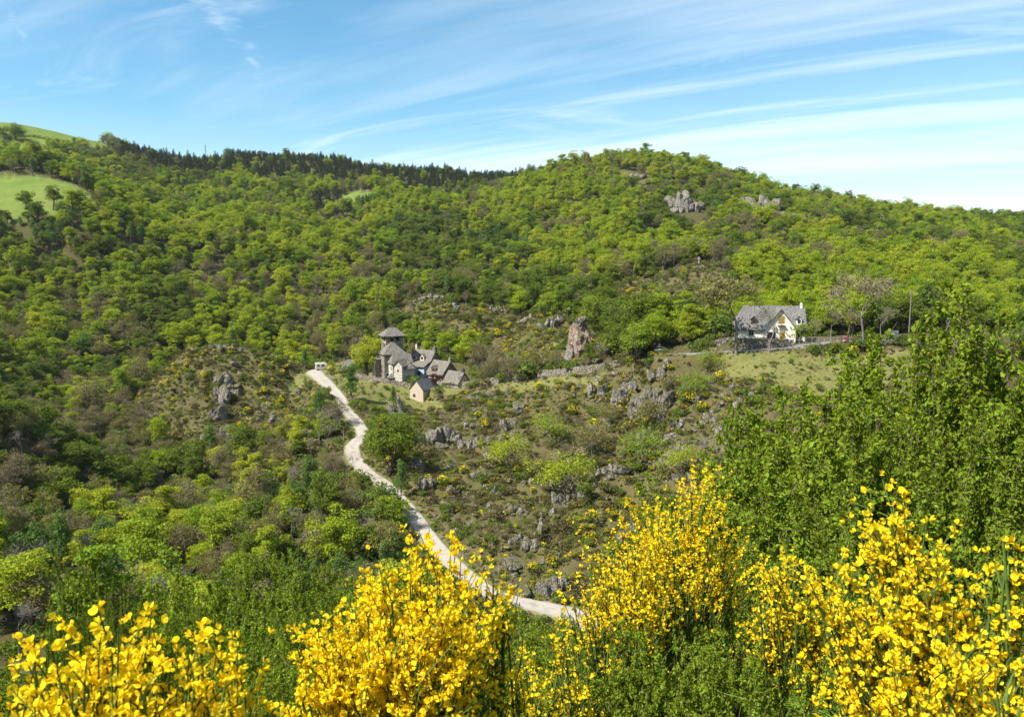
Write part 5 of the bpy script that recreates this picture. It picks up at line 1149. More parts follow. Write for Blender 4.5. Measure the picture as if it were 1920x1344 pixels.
# ------------------------------------------------------------------ single trees one can point to
SP_ = {
 'big': tree_shape(201, 13, 5.8, 60, 6500, 0.36, 0.22, leafmat='lime'), 'big2': tree_shape(202, 11, 5.8, 60, 6500, 0.36, 0.06, leafmat='mid'),
 'slim': tree_shape(203, 10, 2.0, 36, 2600, 0.30, 0.06, 0.9, 0.5, 'birch', 'greybark', point=0.5), 'round': tree_shape(204, 4, 2.2, 26, 1500, 0.26, 0.02, leafmat='mid'),
 'redm': tree_shape(205, 5, 2.4, 26, 1700, 0.26, 0.08, leafmat='red'), 'blos': tree_shape(206, 4, 1.8, 20, 900, 0.22, 0.1, leafmat='white', twigs=120),
 'airy': tree_shape(207, 5.5, 4.2, 44, 2600, 0.22, 0.10, 0.45, 0.30, 'lime', 'greybark', twigs=260), 'airy2': tree_shape(208, 5.0, 3.6, 40, 2000, 0.22, 0.15, 0.45, 0.32, 'bud', 'greybark', twigs=380),
 'oak': tree_shape(209, 10, 4.6, 40, 2400, 0.28, 0.25, 0.5, 0.26, 'lime', 'bark', twigs=200), 'scots': tree_shape(210, 9, 4.4, 26, 2400, 0.30, 0.30, 0.4, 0.34, 'pine', 'bark'),
 'mA': TREES['mid'][1], 'mB': TREES['mid'][2], 'mC': TREES['bud'][3],
 'fresh': tree_shape(211, 6, 2.4, 30, 2000, 0.26, 0.06, leafmat='lime'),
 'bareA': bare_shape(221, 15, 6, 5, leaf=2200), 'bareB': bare_shape(222, 15, 6, 5, leaf=700), 'bareC': bare_shape(223, 8, 4, 4, True, 300), 'bareD': bare_shape(224, 6, 3, 4), 'bareE': bare_shape(225, 9, 3, 4, leaf=250),
}
HT = {'big': 13, 'big2': 11, 'slim': 10, 'round': 4, 'redm': 5, 'blos': 4, 'airy': 5.5, 'airy2': 5, 'oak': 10, 'mA': 9, 'mB': 13, 'mC': 10, 'scots': 9, 'fresh': 6, 'bareA': 15, 'bareB': 15, 'bareC': 8, 'bareD': 6, 'bareE': 9}
TL = [
 ('big', 691, 705, 78, 'leafy_tree', 'large spreading green tree beside the church buttress', 264), ('slim', 572, 694, 42, 'slender_tree', 'bright green tree at the bend beside the camper van', None), ('slim', 660, 753, 74, 'slender_tree', 'tall narrow green tree at the roadside below the terrace wall', None),
 ('round', 613, 752, 28, 'leafy_tree', 'dense round dark bush like tree beside the track', None), ('fresh', 622, 690, 18, 'leafy_tree', 'small lime green tree next to the camper van', 283), ('fresh', 640, 692, 15, 'leafy_tree', 'low lime green tree in front of the little shed', 281), ('blos', 649, 704, 26, 'blossom_tree', 'pale blossoming tree behind the tall roadside tree', None),
 ('redm', 819, 728, 28, 'maple_tree', 'purple leaved maple beside the small barn', 250.5), ('slim', 738, 762, 40, 'slender_tree', 'small green tree growing by the standing rocks', None), ('bareC', 784, 712, 18, 'pollard_tree', 'pollarded garden tree in front of the stone houses', 256), ('round', 765, 706, 16, 'leafy_tree', 'dark garden shrub below the church annex', 254.5), ('round', 700, 776, 20, 'leafy_tree', 'small round green tree on the grass above the big roadside tree', None),
 ('big2', 732, 892, 128, 'leafy_tree', 'big broad green tree filling the inside of the road bend', None), ('slim', 753, 932, 76, 'slender_tree', 'slim dark green tree right by the track edge', None), ('bareD', 722, 992, 62, 'bare_tree', 'bare grey branching tree leaning over the gravel track', None), ('bareD', 645, 826, 50, 'bare_tree', 'leafless grey tree in the bend below the camper van', None),
 ('airy', 955, 880, 70, 'budding_tree', 'wide yellow green tree low on the middle of the slope', None), ('airy', 1062, 935, 92, 'budding_tree', 'largest yellow green tree with layered boughs on the slope', None), ('airy', 1035, 835, 60, 'budding_tree', 'yellow green tree in the centre of the thicket on the slope', None), ('airy2', 1110, 850, 62, 'budding_tree', 'olive thin leaved tree beside the layered yellow green tree', None), ('airy', 1200, 870, 66, 'budding_tree', 'yellow green tree under the fissured crag', None), ('airy2', 1215, 800, 55, 'budding_tree', 'olive budding tree hugging the crag foot', None), ('airy', 1300, 745, 50, 'budding_tree', 'low yellow green tree in the meadow corner', None), ('airy2', 1140, 800, 46, 'budding_tree', 'sparse olive tree below the broad square crag', None), ('airy', 1280, 890, 60, 'budding_tree', 'yellow green tree above the flowering broom', None), ('bareD', 1318, 880, 64, 'bare_tree', 'silvery leafless tree near the white boulder', None), ('airy2', 1010, 900, 50, 'budding_tree', 'thin olive tree downhill of the yellow green thicket', None), ('round', 1100, 940, 34, 'leafy_tree', 'dark shrub at the foot of the layered tree', None),
 ('airy', 1330, 700, 42, 'budding_tree', 'golden green scrub tree below the mossy drive wall', None), ('airy2', 1255, 735, 36, 'budding_tree', 'olive scrub tree beside the dark and white crag', None),
 ('oak', 1190, 694, 92, 'oak_tree', 'dark trunked oak standing on the wall above the crags', None), ('bareE', 1133, 698, 52, 'bare_tree', 'thin bare tree beside the end of the long wall', None), ('bareE', 1100, 712, 44, 'bare_tree', 'thin bare tree in front of the long wall', None), ('fresh', 1222, 626, 50, 'leafy_tree', 'brightest lime green tree behind the oak', None), ('fresh', 1215, 652, 40, 'leafy_tree', 'lime green bush between oak and pine', None), ('scots', 1283, 622, 68, 'pine_tree', 'flat topped dark pine beside the cream house', None), ('round', 1264, 648, 26, 'leafy_tree', 'glossy dark round shrub beside the notice board', None),
 ('bareA', 1380, 667, 140, 'bare_tree', 'large bare spreading tree in front of the cream house', 185.5), ('bareB', 1616, 666, 142, 'bare_tree', 'tall dark bare tree rising in front of the teal car', 183.5), ('bareE', 1442, 669, 82, 'bare_tree', 'pale slim trunked tree before the front gable', 184.0), ('bareC', 1557, 640, 58, 'pollard_tree', 'pollarded tree standing behind the red car', 197), ('bareC', 1590, 640, 54, 'pollard_tree', 'pollarded tree between the two parked cars', 198), ('bareE', 1532, 668, 60, 'bare_tree', 'slender sparse tree before the retaining wall', 183.5), ('fresh', 1502, 646, 44, 'leafy_tree', 'green tree at the corner of the cream house by the railing', 191.5), ('bareC', 1650, 640, 60, 'pollard_tree', 'pollarded tree beyond the white frame', 200),
 ('mA', 48, 394, 36, 'budding_tree', 'broad brown green tree at the lower edge of the high meadow', None), ('mB', 100, 394, 48, 'budding_tree', 'upright lone tree on the high meadow', None), ('mA', 150, 393, 36, 'budding_tree', 'olive tree at the corner of the high meadow', None), ('mC', 185, 395, 44, 'budding_tree', 'brown tree just past the high meadow corner', None),
 ('big2', 30, 247, 32, 'leafy_tree', 'largest round tree on the skyline pasture', 790), ('round', 8, 250, 25, 'leafy_tree', 'smaller tree beside the largest skyline pasture tree', 790), ('round', 212, 274, 16, 'leafy_tree', 'small tree on the pasture skyline end', 840), ('round', 226, 275, 14, 'leafy_tree', 'last little tree of the pasture skyline', 842), ('round', 12, 266, 20, 'leafy_tree', 'small tree below the skyline pasture trees', 760),
 ('slim', 755, 720, 13, 'slender_tree', 'small conical shrub by the well shelter', 253.2), ('airy2', 915, 690, 46, 'budding_tree', 'pinkish budding tree behind the hamlet end wall', None), ('fresh', 925, 706, 34, 'leafy_tree', 'rounded green tree at the start of the long wall', None), ('fresh', 960, 690, 34, 'leafy_tree', 'green tree behind the long wall', None),
]
for kd, px, base, hpx, nm, lab, Yf in TL:
    q = hit(px, base) if Yf is None else np.array([P(px, base, Yf)[0], Yf, 0.0])
    if Yf is not None: q[2] = float(H(q[0], q[1]))
    s = hpx*q[1]/F/HT[kd]*1.02
    put_tree(nm, lab, 'tree', None, SP_[kd], tuple(q), (px*1.7) % 6.28, s)

# dark hedge across the skyline pasture
hp_ = catmull([hit(a, b_, 400) for a, b_ in ((-20, 259), (25, 258), (60, 257), (95, 264), (130, 272), (150, 280))], 12); g = np.random.default_rng(12); mb = MB()
for p_ in hp_:
    k = 40; c = p_+g.normal(size=(k, 3))*np.array([2.2, 1.0, .8])+np.array([0, 0, .9]); mb.cards(c, unit(g.normal(size=(k, 3))+np.array([0, -.3, .6])), .8, g, .7)
o = link('hedge', mb.mesh('hedge', [M['mid']])); tag(o, 'dark hedge running across the skyline pasture', 'hedge'); o['kind'] = 'thing'
# garden bushes of the hamlet
for i, (px, Y, s_, kd, lab) in enumerate(((778, 253.6, 1.3, 'green', 'garden bush beside the pollarded tree'), (770, 254.2, 1.1, 'heather', 'brown garden bush under the church annex'), (803, 252.5, 1.4, 'green', 'garden bush behind the small barn'), (790, 254.5, 1.2, 'green', 'garden bush before the blue grey porch'), (882, 249.5, 1.4, 'broom', 'flowering bush at the end of the low stone house'), (716, 257, 1.0, 'green', 'bush at the church door'), (668, 262, 1.3, 'green', 'bush at the start of the terrace wall'), (700, 255.0, 1.3, 'heather', 'brown bush at the foot of the terrace wall'), (722, 252.0, 1.5, 'green', 'green bush at the foot of the terrace wall'), (760, 249.5, 1.4, 'twiggy', 'twiggy bush on the grass before the barn'), (712, 246.0, 1.3, 'green', 'lone green bush on the grass under the terrace'), (676, 250, 1.2, 'tuft', 'rough grass clump on the grass under the terrace'))):
    q = P(px, 715, Y); o = link('garden_bush', SHRUBS[kd][i % 2], None, (q[0], Y, float(H(q[0], Y))), i*1.1, s_); tag(o, lab, 'bush')
# ------------------------------------------------------------------ the bank the camera stands on: broom in flower, thorn thickets
m, t = new_mat("broom_petals"); oi = N(t, 'ShaderNodeObjectInfo'); ge = N(t, 'ShaderNodeNewGeometry')
c = ramp(t, ge.outputs['Random Per Island'], [(0, (0.84, 0.56, 0.008)), (0.45, (0.90, 0.68, 0.015)), (0.85, (0.92, 0.75, 0.03)), (1, (0.80, 0.46, 0.008))])
d = N(t, 'ShaderNodeBsdfDiffuse'); tr_ = N(t, 'ShaderNodeBsdfTranslucent'); L(t, c, d.inputs[0]); L(t, c, tr_.inputs[0])
mx = N(t, 'ShaderNodeMixShader', inp={0: 0.38}); L(t, d.outputs[0], mx.inputs[1]); L(t, tr_.outputs[0], mx.inputs[2]); out_(t, mx.outputs[0]); M['petal'] = m
M['stem'] = leaf_mat("broom_stems", [(0.07, 0.12, 0.025), (0.09, 0.13, 0.03)], 0.35, 0.0)
M['thorn'] = leaf_mat("thorn_leaves", [(0.165, 0.225, 0.02), (0.19, 0.25, 0.022), (0.145, 0.20, 0.025)], 0.45, 0.38, 0.04)
M['thornbark'] = plain_mat("thorn_bark", (0.13, 0.10, 0.08), 0.4, 8)
M['dry'] = leaf_mat("dry_stalks", [(0.24, 0.17, 0.11), (0.17, 0.11, 0.07)], 0.4, 0.0, 0.01)
M['fern'] = leaf_mat("fern_fronds", [(0.18, 0.30, 0.04), (0.16, 0.27, 0.04)], 0.25, 0.35)

def flower_template(seed):
    """pea flower of the broom: upright banner, two wings and a keel, about 2 cm"""
    g = np.random.default_rng(seed); V, Q = [], []
    def q(*p): V.extend(p); k = len(V); Q.append((k-4, k-3, k-2, k-1))
    s = 1.0
    q((0, 0, .0), (0.02, .42, .28), (.12, .52, .75), (-.02, .05, .85)); q((0, 0, .0), (-.02, .05, .85), (.12, -.52, .75), (0.02, -.42, .28))       # banner
    q((.05, .06, .0), (.75, .26, .10), (.95, .18, -.12), (.55, .10, -.22)); q((.05, -.06, .0), (.55, -.10, -.22), (.95, -.18, -.12), (.75, -.26, .10))   # wings
    q((.05, 0, -.05), (.5, .12, -.30), (.95, 0, -.28), (.6, 0, -.02)); q((.05, 0, -.05), (.6, 0, -.02), (.95, 0, -.28), (.5, -.12, -.30))           # keel
    return (np.array(V)+g.normal(size=(len(V), 3))*.03)*0.0225, np.array(Q)
def fine_template(seed):
    """the same flower with rounded, cupped petals for the sprays close by"""
    g = np.random.default_rng(seed); V, Q = [], []
    def petal(c0, axis, side, ln_, wd, cup):
        ax_, sd = unit(np.array(axis, float)), unit(np.array(side, float)); up_ = np.cross(ax_, sd); k = len(V); prof = [(0, .12), (.3, .72), (.62, 1.0), (.88, .72), (1.0, .25)]
        for t_, w_ in prof:
            for q in (-1, 0, 1): V.append(np.array(c0)+ax_*ln_*t_+sd*wd*w_*q/2+up_*cup*(abs(q)*w_*.5+(t_-.5)**2*1.2)+g.normal(size=3)*.018)
        for i in range(len(prof)-1):
            for j in range(2): Q.append((k+i*3+j, k+i*3+j+1, k+(i+1)*3+j+1, k+(i+1)*3+j))
    petal((0, 0, 0), (.35, 0, 1), (0, 1, 0), .95, 1.15, .28)
    petal((.05, .05, 0), (1, .38, -.05), (.1, .3, 1), .95, .50, -.22); petal((.05, -.05, 0), (1, -.38, -.05), (-.1, .3, -1), .95, .50, -.22)
    petal((.05, 0, -.06), (1, 0, -.38), (0, 1, 0), .95, .42, .25)
    return np.array(V)*0.0225, np.array(Q)
FT = [flower_template(i) for i in range(3)]
FF = [fine_template(i) for i in range(3)]
FM = [mesh_np("flower", v_, q_, [M['petal']]) for v_, q_ in FF]
def frames(d, g):
    """random turned frames whose x axis is d"""
    r = unit(g.normal(size=d.shape)+np.array([0, 0, 1.2])); y = unit(np.cross(r, d)); z = np.cross(d, y); return np.stack([d, y, z], -1)
def broom(name_label, base, h_, spread, seed, stems=46, lean=(0, 0), flower=1.0, singles=0, group=None, fs=1.0, low=0.55, twig=0.3, fine=False):
    g = np.random.default_rng(seed); r = thing('flowering_broom', name_label, 'bush', base, 0, group)
    st = MB(); fp, fd = [], []; lc, ln = [], []
    for s_ in range(stems):
        a = g.random()*6.28; lean_r = spread*math.sqrt(g.random()); hh = h_*g.uniform(0.70, 1.0)*(1-0.16*(lean_r/max(spread, 1e-3))**2)
        p0 = np.array([math.cos(a)*.12*spread, math.sin(a)*.12*spread, -0.25]); tip = np.array([math.cos(a)*lean_r+lean[0]*hh, math.sin(a)*lean_r+lean[1]*hh, hh])
        mid = p0*.4+tip*.42+np.array([-.12*(tip[0]-p0[0]), -.12*(tip[1]-p0[1]), hh*.12])+g.normal(size=3)*.04
        C_ = catmull([p0, mid, tip], 7); st.tube(C_, np.linspace(0.011, 0.003, len(C_)), 4)
        for k in range(g.integers(8, 13)):
            i = int(len(C_)*g.uniform(.5, .98)); b0 = C_[min(i, len(C_)-2)]; tg = unit(C_[min(i+1, len(C_)-1)]-C_[max(i-1, 0)])
            dd = unit(tg + unit(g.normal(size=3))*.5+np.array([0, 0, .25])); ln_ = g.uniform(.55, 1.25)*twig
            tw = np.array([b0, b0+dd*ln_*.5+g.normal(size=3)*.012, b0+dd*ln_+g.normal(size=3)*.03]); tw = catmull(tw, 4); st.tube(tw, np.linspace(0.0034, 0.0014, len(tw)), 3)
            nf = int(ln_/0.024*flower*g.uniform(.35, 1.1)*(1 if b0[2] > h_*low else .15))
            tt = g.uniform(.15, 1.0, nf); pp = np.stack([np.interp(tt, np.linspace(0, 1, len(tw)), tw[:, c_]) for c_ in range(3)], -1)
            ou = unit(g.normal(size=(nf, 3))+np.array([0, 0, .5])+dd*.5); fp.append(pp+ou*.008); fd.append(ou)
            nl = int(ln_/0.03); tt = g.random(nl); pp = np.stack([np.interp(tt, np.linspace(0, 1, len(tw)), tw[:, c_]) for c_ in range(3)], -1); lc.append(pp); ln.append(np.tile(dd, (nl, 1)))
    lc, ln = np.concatenate(lc), np.concatenate(ln); k = len(lc); al = unit(ln+g.normal(size=(k, 3))*.5)
    st.cards(lc+al*.008, unit(np.cross(al, g.normal(size=(k, 3)))), 0.018, g, 0.35, 0, along=al)
    part(st, 'stems', 'stem', r)
    fp, fd = np.concatenate(fp), np.concatenate(fd); R_ = frames(fd, g); sc3 = g.uniform(.75, 1.15, len(fp))*fs
    own = np.zeros(len(fp), bool)
    if singles:
        wp = fp+np.array(base); d_ = np.linalg.norm(wp, axis=1); sx_, sy_ = project(wp[:, 0], wp[:, 1], wp[:, 2]); ok = (sx_ > 0) & (sx_ < 1920) & (sy_ > 0) & (sy_ < 1344)
        own[np.argsort(np.where(ok, d_, 1e9))[:singles]] = True; own &= ok
        for i in np.where(own)[0]:
            o = link('flower', FM[i % 3], r); o.matrix_local = Matrix.Translation(fp[i]) @ Matrix(R_[i].tolist()).to_4x4() @ Matrix.Scale(float(sc3[i]), 4)
    mb = MB()
    for v_ in range(3):
        ix = np.where((np.arange(len(fp)) % 3 == v_) & ~own)[0]
        if not len(ix): continue
        tv, tq = (FF if fine else FT)[v_]; V = np.einsum('nij,kj->nki', R_[ix], tv)*sc3[ix][:, None, None]+fp[ix][:, None]
        mb.add(V.reshape(-1, 3), (tq[None]+(np.arange(len(ix))*len(tv))[:, None, None]).reshape(-1, 4))
    o = part(mb, 'blossom', 'petal', r); o['kind'] = 'stuff'
    return len(fp)

def thorn_shape(seed, h_, r_, shoots, leaf=0.034, node=0.05, per=4, mat='thorn'):
    """dense thorn shrub: upright leafy shoots of uneven length over a dark twiggy heart"""
    g = np.random.default_rng(seed); st, lv = MB(), MB(); C_, A_ = [], []
    for s_ in range(shoots):
        a = g.random()*6.28; q = math.sqrt(g.random())*r_; hh = h_*(1-.45*(q/r_)**2)*g.uniform(.55, 1.0)
        b0 = np.array([math.cos(a)*q*.35, math.sin(a)*q*.35, -.3]); tip = np.array([math.cos(a)*q*1.05, math.sin(a)*q*1.05, hh])+g.normal(size=3)*.08*h_*np.array([1, 1, 0])
        Q = catmull([b0, b0*.45+tip*.55+g.normal(size=3)*.04*h_, tip], 8); st.tube(Q, np.linspace(h_*.0032, h_*.0007, len(Q)), 3)
        lnth = np.linalg.norm(np.diff(Q, axis=0), axis=1).sum()
        twg = [Q]
        for k in range(g.integers(4, 9)):
            i = int(len(Q)*g.uniform(.25, .95)); i = min(max(i, 1), len(Q)-2); dd = unit(unit(Q[i+1]-Q[i-1])*.7+unit(g.normal(size=3))); l2 = h_*g.uniform(.05, .16)
            t2 = np.array([Q[i], Q[i]+dd*l2*.5+g.normal(size=3)*.01*h_, Q[i]+dd*l2]); st.tube(t2, [h_*.0014, h_*.001, h_*.0006], 3); twg.append(t2)
        for w_ in twg:
            l3 = np.linalg.norm(np.diff(w_, axis=0), axis=1).sum(); nn = max(2, int(l3/node)); tt = g.uniform(.12 if w_ is not Q else .22, 1, nn)
            pp = np.stack([np.interp(tt, np.linspace(0, 1, len(w_)), w_[:, c_]) for c_ in range(3)], -1); pp = np.repeat(pp, per, 0); C_.append(pp)
    c = np.concatenate(C_); k = len(c); al = unit(g.normal(size=(k, 3))+np.array([0, 0, .35])); c = c+al*leaf*.75
    lv.cards(c, unit(np.cross(al, g.normal(size=(k, 3)))+np.array([0, 0, .35])), leaf*g.uniform(.6, 1.35, k), g, 0.62)
    return st.mesh("branches", [M['thornbark']], True), lv.mesh("leaves", [M[mat]])
TH_ = [thorn_shape(301, 4.0, 1.6, 190, 0.047, 0.045, 6), thorn_shape(302, 4.0, 1.7, 190, 0.047, 0.045, 6), thorn_shape(303, 3.0, 1.8, 180, 0.044, 0.042, 6)]
THH = [4.0, 4.0, 3.0]
def thorn(nm, label, loc, v_, s, rz, group=None, sq=1.0):
    r = thing(nm, label, 'shrub', loc, rz, group); r.scale = (s*sq, s*sq, s); link('branches', TH_[v_][0], r); o = link('leaves', TH_[v_][1], r); o['kind'] = 'stuff'; return r
def gpt(px, Y): x = foot(px, Y, 0)[0]; return (x, Y, float(H(x, Y)))
def thorn_at(px, Y, top, v_, label, wide=1.0, nm='thorn_shrub', group=None):
    b = gpt(px, Y); s = (zat(top, Y)-b[2])/THH[v_]*1.03; return thorn(nm, label, b, v_, s, px*.013, group, wide*min(0.8, 1.15/s**.5))

nfl = 0
def broom_at(px, Y, top, half, label, seed, lift=30, **kw):
    """half: half the width of the flowering head as the photograph shows it"""
    global nfl
    b = gpt(px, Y); sp_ = half/F*Y*1.05; tw_ = min(0.36, 0.10+sp_*0.5); top -= lift
    kw.setdefault('fs', .80 if Y > 2.3 else .72); kw['flower'] = kw.get('flower', 1)*(1.3 if Y < 2.7 else 1.0); kw['fine'] = Y < 2.7; nfl += broom(label, b, zat(top, Y)-b[2]-tw_*0.45, sp_, seed, twig=tw_, **kw)
broom_at(200, 1.5, 1170, 215, 'nearest yellow broom with big blurred flowers, beside the valley wood', 401, stems=62, singles=280, flower=1.0)
broom_at(40, 1.7, 1215, 130, 'yellow broom rooted beside the big blurred flowers', 402, stems=30, flower=0.95)
broom_at(365, 1.55, 1285, 85, 'low broom growing against the big blurred flowers', 414, stems=24, flower=0.9)
broom_at(760, 2.6, 1045, 175, 'round domed broom bush thick with yellow flowers hiding the end of the track', 403, stems=90, flower=1.2, low=.6)
broom_at(640, 2.9, 1080, 105, 'airy broom bush beside the round domed broom', 404, stems=30, flower=0.95)
broom_at(690, 2.45, 1220, 150, 'lower skirt of broom in front of the round domed bush', 415, stems=44, flower=1.0)
broom_at(930, 2.9, 1062, 45, 'broom with long single flower spikes before the pale road end', 405, stems=12, flower=0.8)
broom_at(1035, 3.4, 1195, 95, 'low broom bush beneath the pale road end', 406, stems=36, flower=0.9)
broom_at(1290, 4.6, 890, 135, 'tall open broom bush flowering in front of the dry slope', 407, stems=110, flower=1.35, low=.66)
broom_at(1165, 4.2, 1000, 105, 'middle sized broom bush leaning against the tall open one', 408, stems=80, flower=1.3, low=.66)
broom_at(1555, 3.7, 985, 90, 'broom bush flowering among the thorn thicket', 409, stems=56, flower=1.2, lean=(-.05, 0))
broom_at(1880, 2.15, 925, 140, 'large leaning broom with long arching yellow sprays', 410, stems=60, flower=1.0, lean=(-.17, .05), singles=250)
broom_at(1925, 1.9, 890, 28, 'upright broom spray beside the large leaning broom', 411, stems=9, flower=0.9)
broom_at(1740, 2.2, 1120, 90, 'spreading broom under the arching yellow sprays', 412, stems=44, flower=0.95)
broom_at(1715, 2.4, 930, 55, 'long thin broom sprays reaching out over the thicket', 418, stems=12, flower=1.0, lean=(-.06, 0))
broom_at(1860, 1.8, 1190, 150, 'lowest broom filling the corner below the leaning broom', 417, stems=40, flower=0.95)

for px, Y, top, v_, lab, wd in (
 (1575, 11, 690, 0, 'green thorn shrub at the meadow edge of the big thicket', 1.1), (1650, 10, 640, 1, 'dense green thorn shrub below the tall bare yard tree', 1.1), (1720, 9.5, 575, 0, 'tall green thorn shrub next to the utility pole', 1.0), (1850, 9, 535, 1, 'tallest green thorn shrub of the big thicket', 1.1), (1960, 8.5, 545, 0, 'outermost tall thorn shrub of the big thicket', 1.1),
 (1520, 10, 800, 2, 'lower green shrub between dry bank and thicket', 1.0), (1590, 8, 790, 2, 'leafy green shrub in the heart of the thicket', 1.2), (1660, 7.5, 760, 1, 'leafy green shrub above the arching broom', 1.0), (1790, 7, 740, 2, 'dark shaded shrub behind the arching broom', 1.2), (1900, 6.5, 720, 0, 'thick shrub crowding the upright broom spray', 1.0),
 (1500, 6.0, 930, 2, 'low green shrub beside the tall open broom', 1.0), (1500, 5.2, 1060, 2, 'low green shrub between two flowering brooms', 1.1), (1690, 5.2, 950, 2, 'shaded shrub under the longest broom spray', 1.1), (1380, 4.6, 1150, 2, 'small leafed green shrub under the tall open broom', 1.0), (1330, 3.5, 1170, 2, 'small leafed green bush hiding the stems of the tall open broom', 1.0), (1190, 3.3, 1215, 2, 'small leafed green bush hiding the stems of the leaning broom', 1.0), (1420, 3.3, 1190, 2, 'small leafed green bush between brooms and fern', 1.0), (1250, 3.9, 1200, 2, 'small leafed green bush at the foot of the brooms', 1.0), (1460, 3.6, 1240, 2, 'small leafed green bush above the fern', 1.0), (1120, 5.0, 1170, 2, 'green bush beside the pale road end', 1.0),
 (460, 17, 1035, 0, 'loose green thicket shrub rising before the valley wood', 1.1), (560, 16, 1045, 1, 'green thicket shrub below the rocks of the track', 1.1), (370, 15, 1070, 1, 'green thicket shrub beside the reddish bank', 1.1), (300, 12, 1110, 2, 'fresh green bush at the top of the near bank', 1.2), (640, 14, 1090, 0, 'green thicket shrub behind the airy broom', 1.0), (500, 9, 1120, 1, 'dense green shrub filling the hollow between brooms', 1.2), (400, 6.5, 1170, 2, 'dense low shrub behind the nearest broom', 1.2), (560, 5.0, 1200, 2, 'small leafed bush beside the round domed broom', 1.2), (480, 4.0, 1260, 2, 'small leafed bush low between the brooms', 1.0), (270, 6, 1150, 2, 'green bush just behind the big blurred flowers', 1.0),
 (100, 5.0, 1032, 1, 'narrow leafy shoot standing up beside the reddish bank', 0.34), (205, 6.0, 1060, 0, 'slim thorny shoot behind the nearest broom', 0.36), (40, 7, 1200, 2, 'low shrub at the foot of the leafy shoot', 1.0), (330, 7, 1075, 0, 'twin leafy shoot against the valley wood', 0.4),
 (860, 9, 1150, 2, 'green bush below the track wall', 1.1), (980, 10, 1140, 2, 'pale green bush in front of the road cutting', 1.1), (760, 11, 1090, 1, 'green bush under the edge of the track', 1.0), (1060, 8, 1180, 2, 'green bush on the bank before the pale road end', 1.0)):
    thorn_at(px, Y, top, v_, lab, wd)
# smaller bushes covering the rest of the near bank
g = np.random.default_rng(77); k = 0
bx, by = jgrid(2.3, 4.5, 34, 0.78, g)
for x, y in zip(bx, by):
    z = float(H(x, y)); px, py = project(x, y, z)
    if y < 9 and py > 1500: continue
    if (px < 330 and y > 6) or (900 < px < 1420 and y > 12): continue
    s = g.uniform(.25, .5)*(1 if y > 9 else .8)
    thorn('bramble_bush', 'low green bramble bush covering the near bank', (x, y, z), int(g.integers(0, 3)), float(s), float(g.random()*6.28), 'bramble bushes on the near bank', 1.35); k += 1
# dry stalks, fern
def dry_bundle(px, Y, h_, lean, label, n_=40, seed=1):
    g = np.random.default_rng(seed); b = gpt(px, Y); mb = MB()
    for _ in range(n_):
        d = np.array([lean*g.uniform(.3, 1.2)+g.normal()*.25, g.normal()*.3, 1]); e = d*h_*g.uniform(.5, 1); p0 = np.array([g.normal()*.18, g.normal()*.18, -.1])
        mb.tube(catmull([p0, p0+e*.55+np.array([0, 0, .08]), p0+e+np.array([0, 0, -.12*h_])], 4), np.linspace(.005, .0018, 9), 3)
    o = link('dry_stalks', mb.mesh('dry_stalks', [M['dry']]), None, b); tag(o, label, 'dry plant'); o['kind'] = 'thing'
dry_bundle(1690, 4.4, 1.9, .55, 'brown dry stalks leaning behind the arching broom', 60, 5); dry_bundle(1120, 3.1, 1.0, .5, 'tangle of dry stalks below the low broom', 60, 6); dry_bundle(1480, 3.2, 1.0, -.3, 'dry stalks among the small leafed bushes', 40, 7); dry_bundle(125, 4.4, 1.6, .0, 'upright brown stalks beside the leafy shoot', 26, 8); dry_bundle(1330, 3.4, 1.4, -.15, 'bare twigs rising under the tall open broom', 30, 9)
b = gpt(1565, 2.9); fz = zat(1322, 2.9)-0.5
fe = thing('fern', 'bright green fern unrolling at the foot of the broom bushes', 'fern', (b[0], b[1], fz)); g = np.random.default_rng(5)
for k in range(9):
    a = k*.7+g.random()*.3; mb = MB(); ln_ = g.uniform(.38, .52); C_ = catmull([(0, 0, 0), (math.cos(a)*ln_*.4, math.sin(a)*ln_*.4, ln_*.75), (math.cos(a)*ln_, math.sin(a)*ln_, ln_*.72)], 9); mb.tube(C_, np.linspace(.004, .001, len(C_)), 3)
    tg = unit(np.gradient(C_, axis=0)); sd = unit(np.cross(tg, np.array([0, 0, 1.0])))
    for i in range(4, len(C_)):
        w_ = .13*(1-(i/len(C_))**1.6)+.012
        for s_ in (-1, 1):
            al = unit(sd[i]*s_+tg[i]*.35)[None]; mb.cards(C_[i][None]+al*w_*.5, unit(np.cross(al, tg[i][None]))*s_, w_, g, .28, 0, along=al)
    part(mb, 'frond', 'fern', fe)
print("flowers", nfl)

# ------------------------------------------------------------------ the spring air
mh, t = new_mat("thin_haze"); pv = N(t, 'ShaderNodeVolumePrincipled', inp={'Color': (0.80, 0.90, 1.0, 1), 'Density': 0.00004, 'Anisotropy': 0.2}); o_ = N(t, 'ShaderNodeOutputMaterial'); L(t, pv.outputs[0], o_.inputs['Volume'])
mb = MB(); mb.box(-2300, 2300, -2300, 2300, float(GZ.min())-1.5, float(GZ.max())+30.0); hzo = link('haze', mb.mesh('haze', [mh])); hzo['kind'] = 'stuff'; hzo['label'] = 'thin pale spring haze over the valley'; hzo['category'] = 'haze'

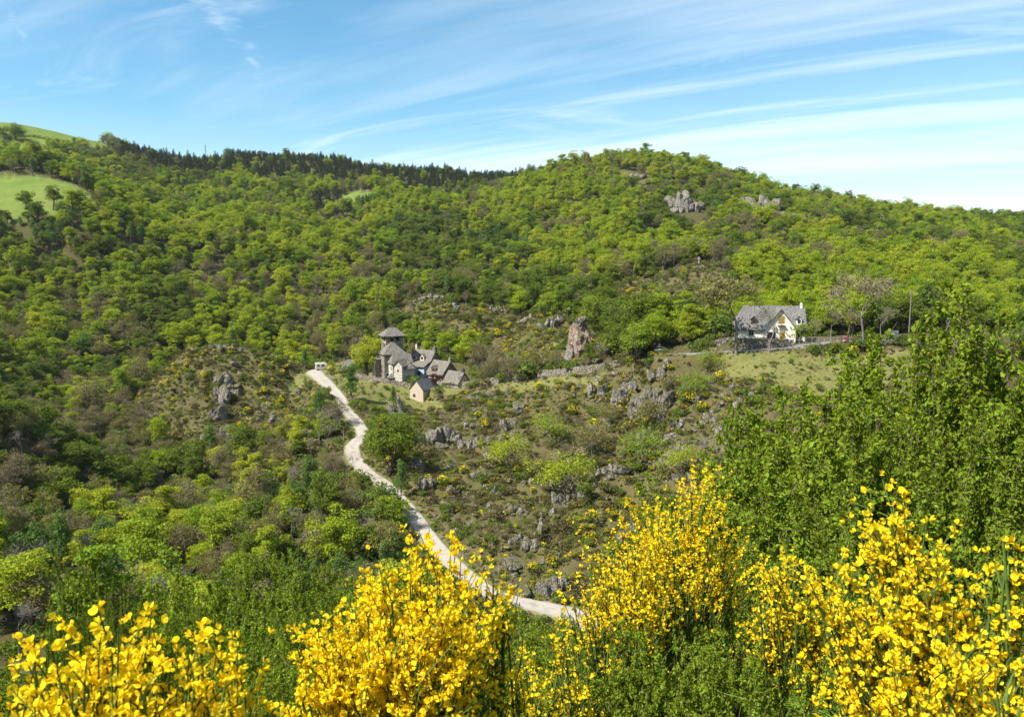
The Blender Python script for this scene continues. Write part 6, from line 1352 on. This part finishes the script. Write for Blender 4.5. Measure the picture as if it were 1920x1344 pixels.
# ------------------------------------------------------------------ labels that point each plant out by the nearest landmark
MARK = [('the camper van', 603, 690), ('the bell tower', 736, 700), ('the jagged rocks crowning the knoll', 425, 652), ('the pale rock rib on the knoll', 416, 752), ('the broken rocks at the knoll foot', 425, 818), ('the dark split crag', 531, 846), ('the big tree inside the road bend', 732, 892),
 ('the grey tree leaning over the track', 722, 992), ('the lone square boulder', 976, 776), ('the tall fissured crag', 843, 834), ('the upright dark slab', 1013, 1004), ('the layered road cutting', 1034, 1112), ('the broad square crag', 1166, 750), ('the largest layered yellow green tree', 1062, 935), ('the flattish dark pine', 1283, 622), ('the wayside cross', 1310, 500), ('the pinkish rock pillar', 1088, 668),
 ('the rocky ridge crest', 800, 560), ('the grey rock band', 1030, 612), ('the cream house', 1440, 600), ('the lone tree on the high meadow', 100, 394), ('the columnar cliffs', 1280, 400), ('the wide broken cliff', 1434, 402), ('the narrow rock rib', 1642, 428), ('the small barn', 796, 745), ('the long dry stone wall', 1000, 700),
 ('the rocks beside the valley track', 617, 1040), ('the dark crag in the valley', 30, 1160), ('the reddish bank', 150, 1120), ('the white boulder', 1395, 836), ('the small clearing', 690, 362), ('the standing rocks', 745, 772), ('the flat stones on the heather bank', 905, 924), ('the silvery leafless tree', 1318, 880), ('the grey crag under the square boulder', 951, 806), ('the low flat rocks by the pasture', 503, 667)]
MP = np.array([hit(a, b)[:2] for _, a, b in MARK]); cells = {}
for o, look, x, y in LATER:
    d_ = np.hypot(MP[:, 0]-x, MP[:, 1]-y); k = int(np.argmin(d_)); cells.setdefault((look, k), []).append((float(d_[k]), o))
ORD = ['nearest', 'second nearest', 'third nearest', 'fourth nearest', 'fifth nearest', 'sixth nearest', 'seventh nearest', 'eighth nearest', 'ninth nearest', 'tenth nearest', 'eleventh nearest', 'twelfth nearest', 'thirteenth nearest', 'fourteenth nearest', 'fifteenth nearest', 'sixteenth nearest', 'seventeenth nearest', 'eighteenth nearest']
for (look, k), lst in cells.items():
    lst.sort(key=lambda a: a[0])
    for i, (_, o) in enumerate(lst):
        if i < len(ORD): o['label'] = look + ', ' + ORD[i] + ' to ' + MARK[k][0]
        else: o['label'] = look + ' farther off from ' + MARK[k][0]; o['group'] = look + ' farther off from ' + MARK[k][0]
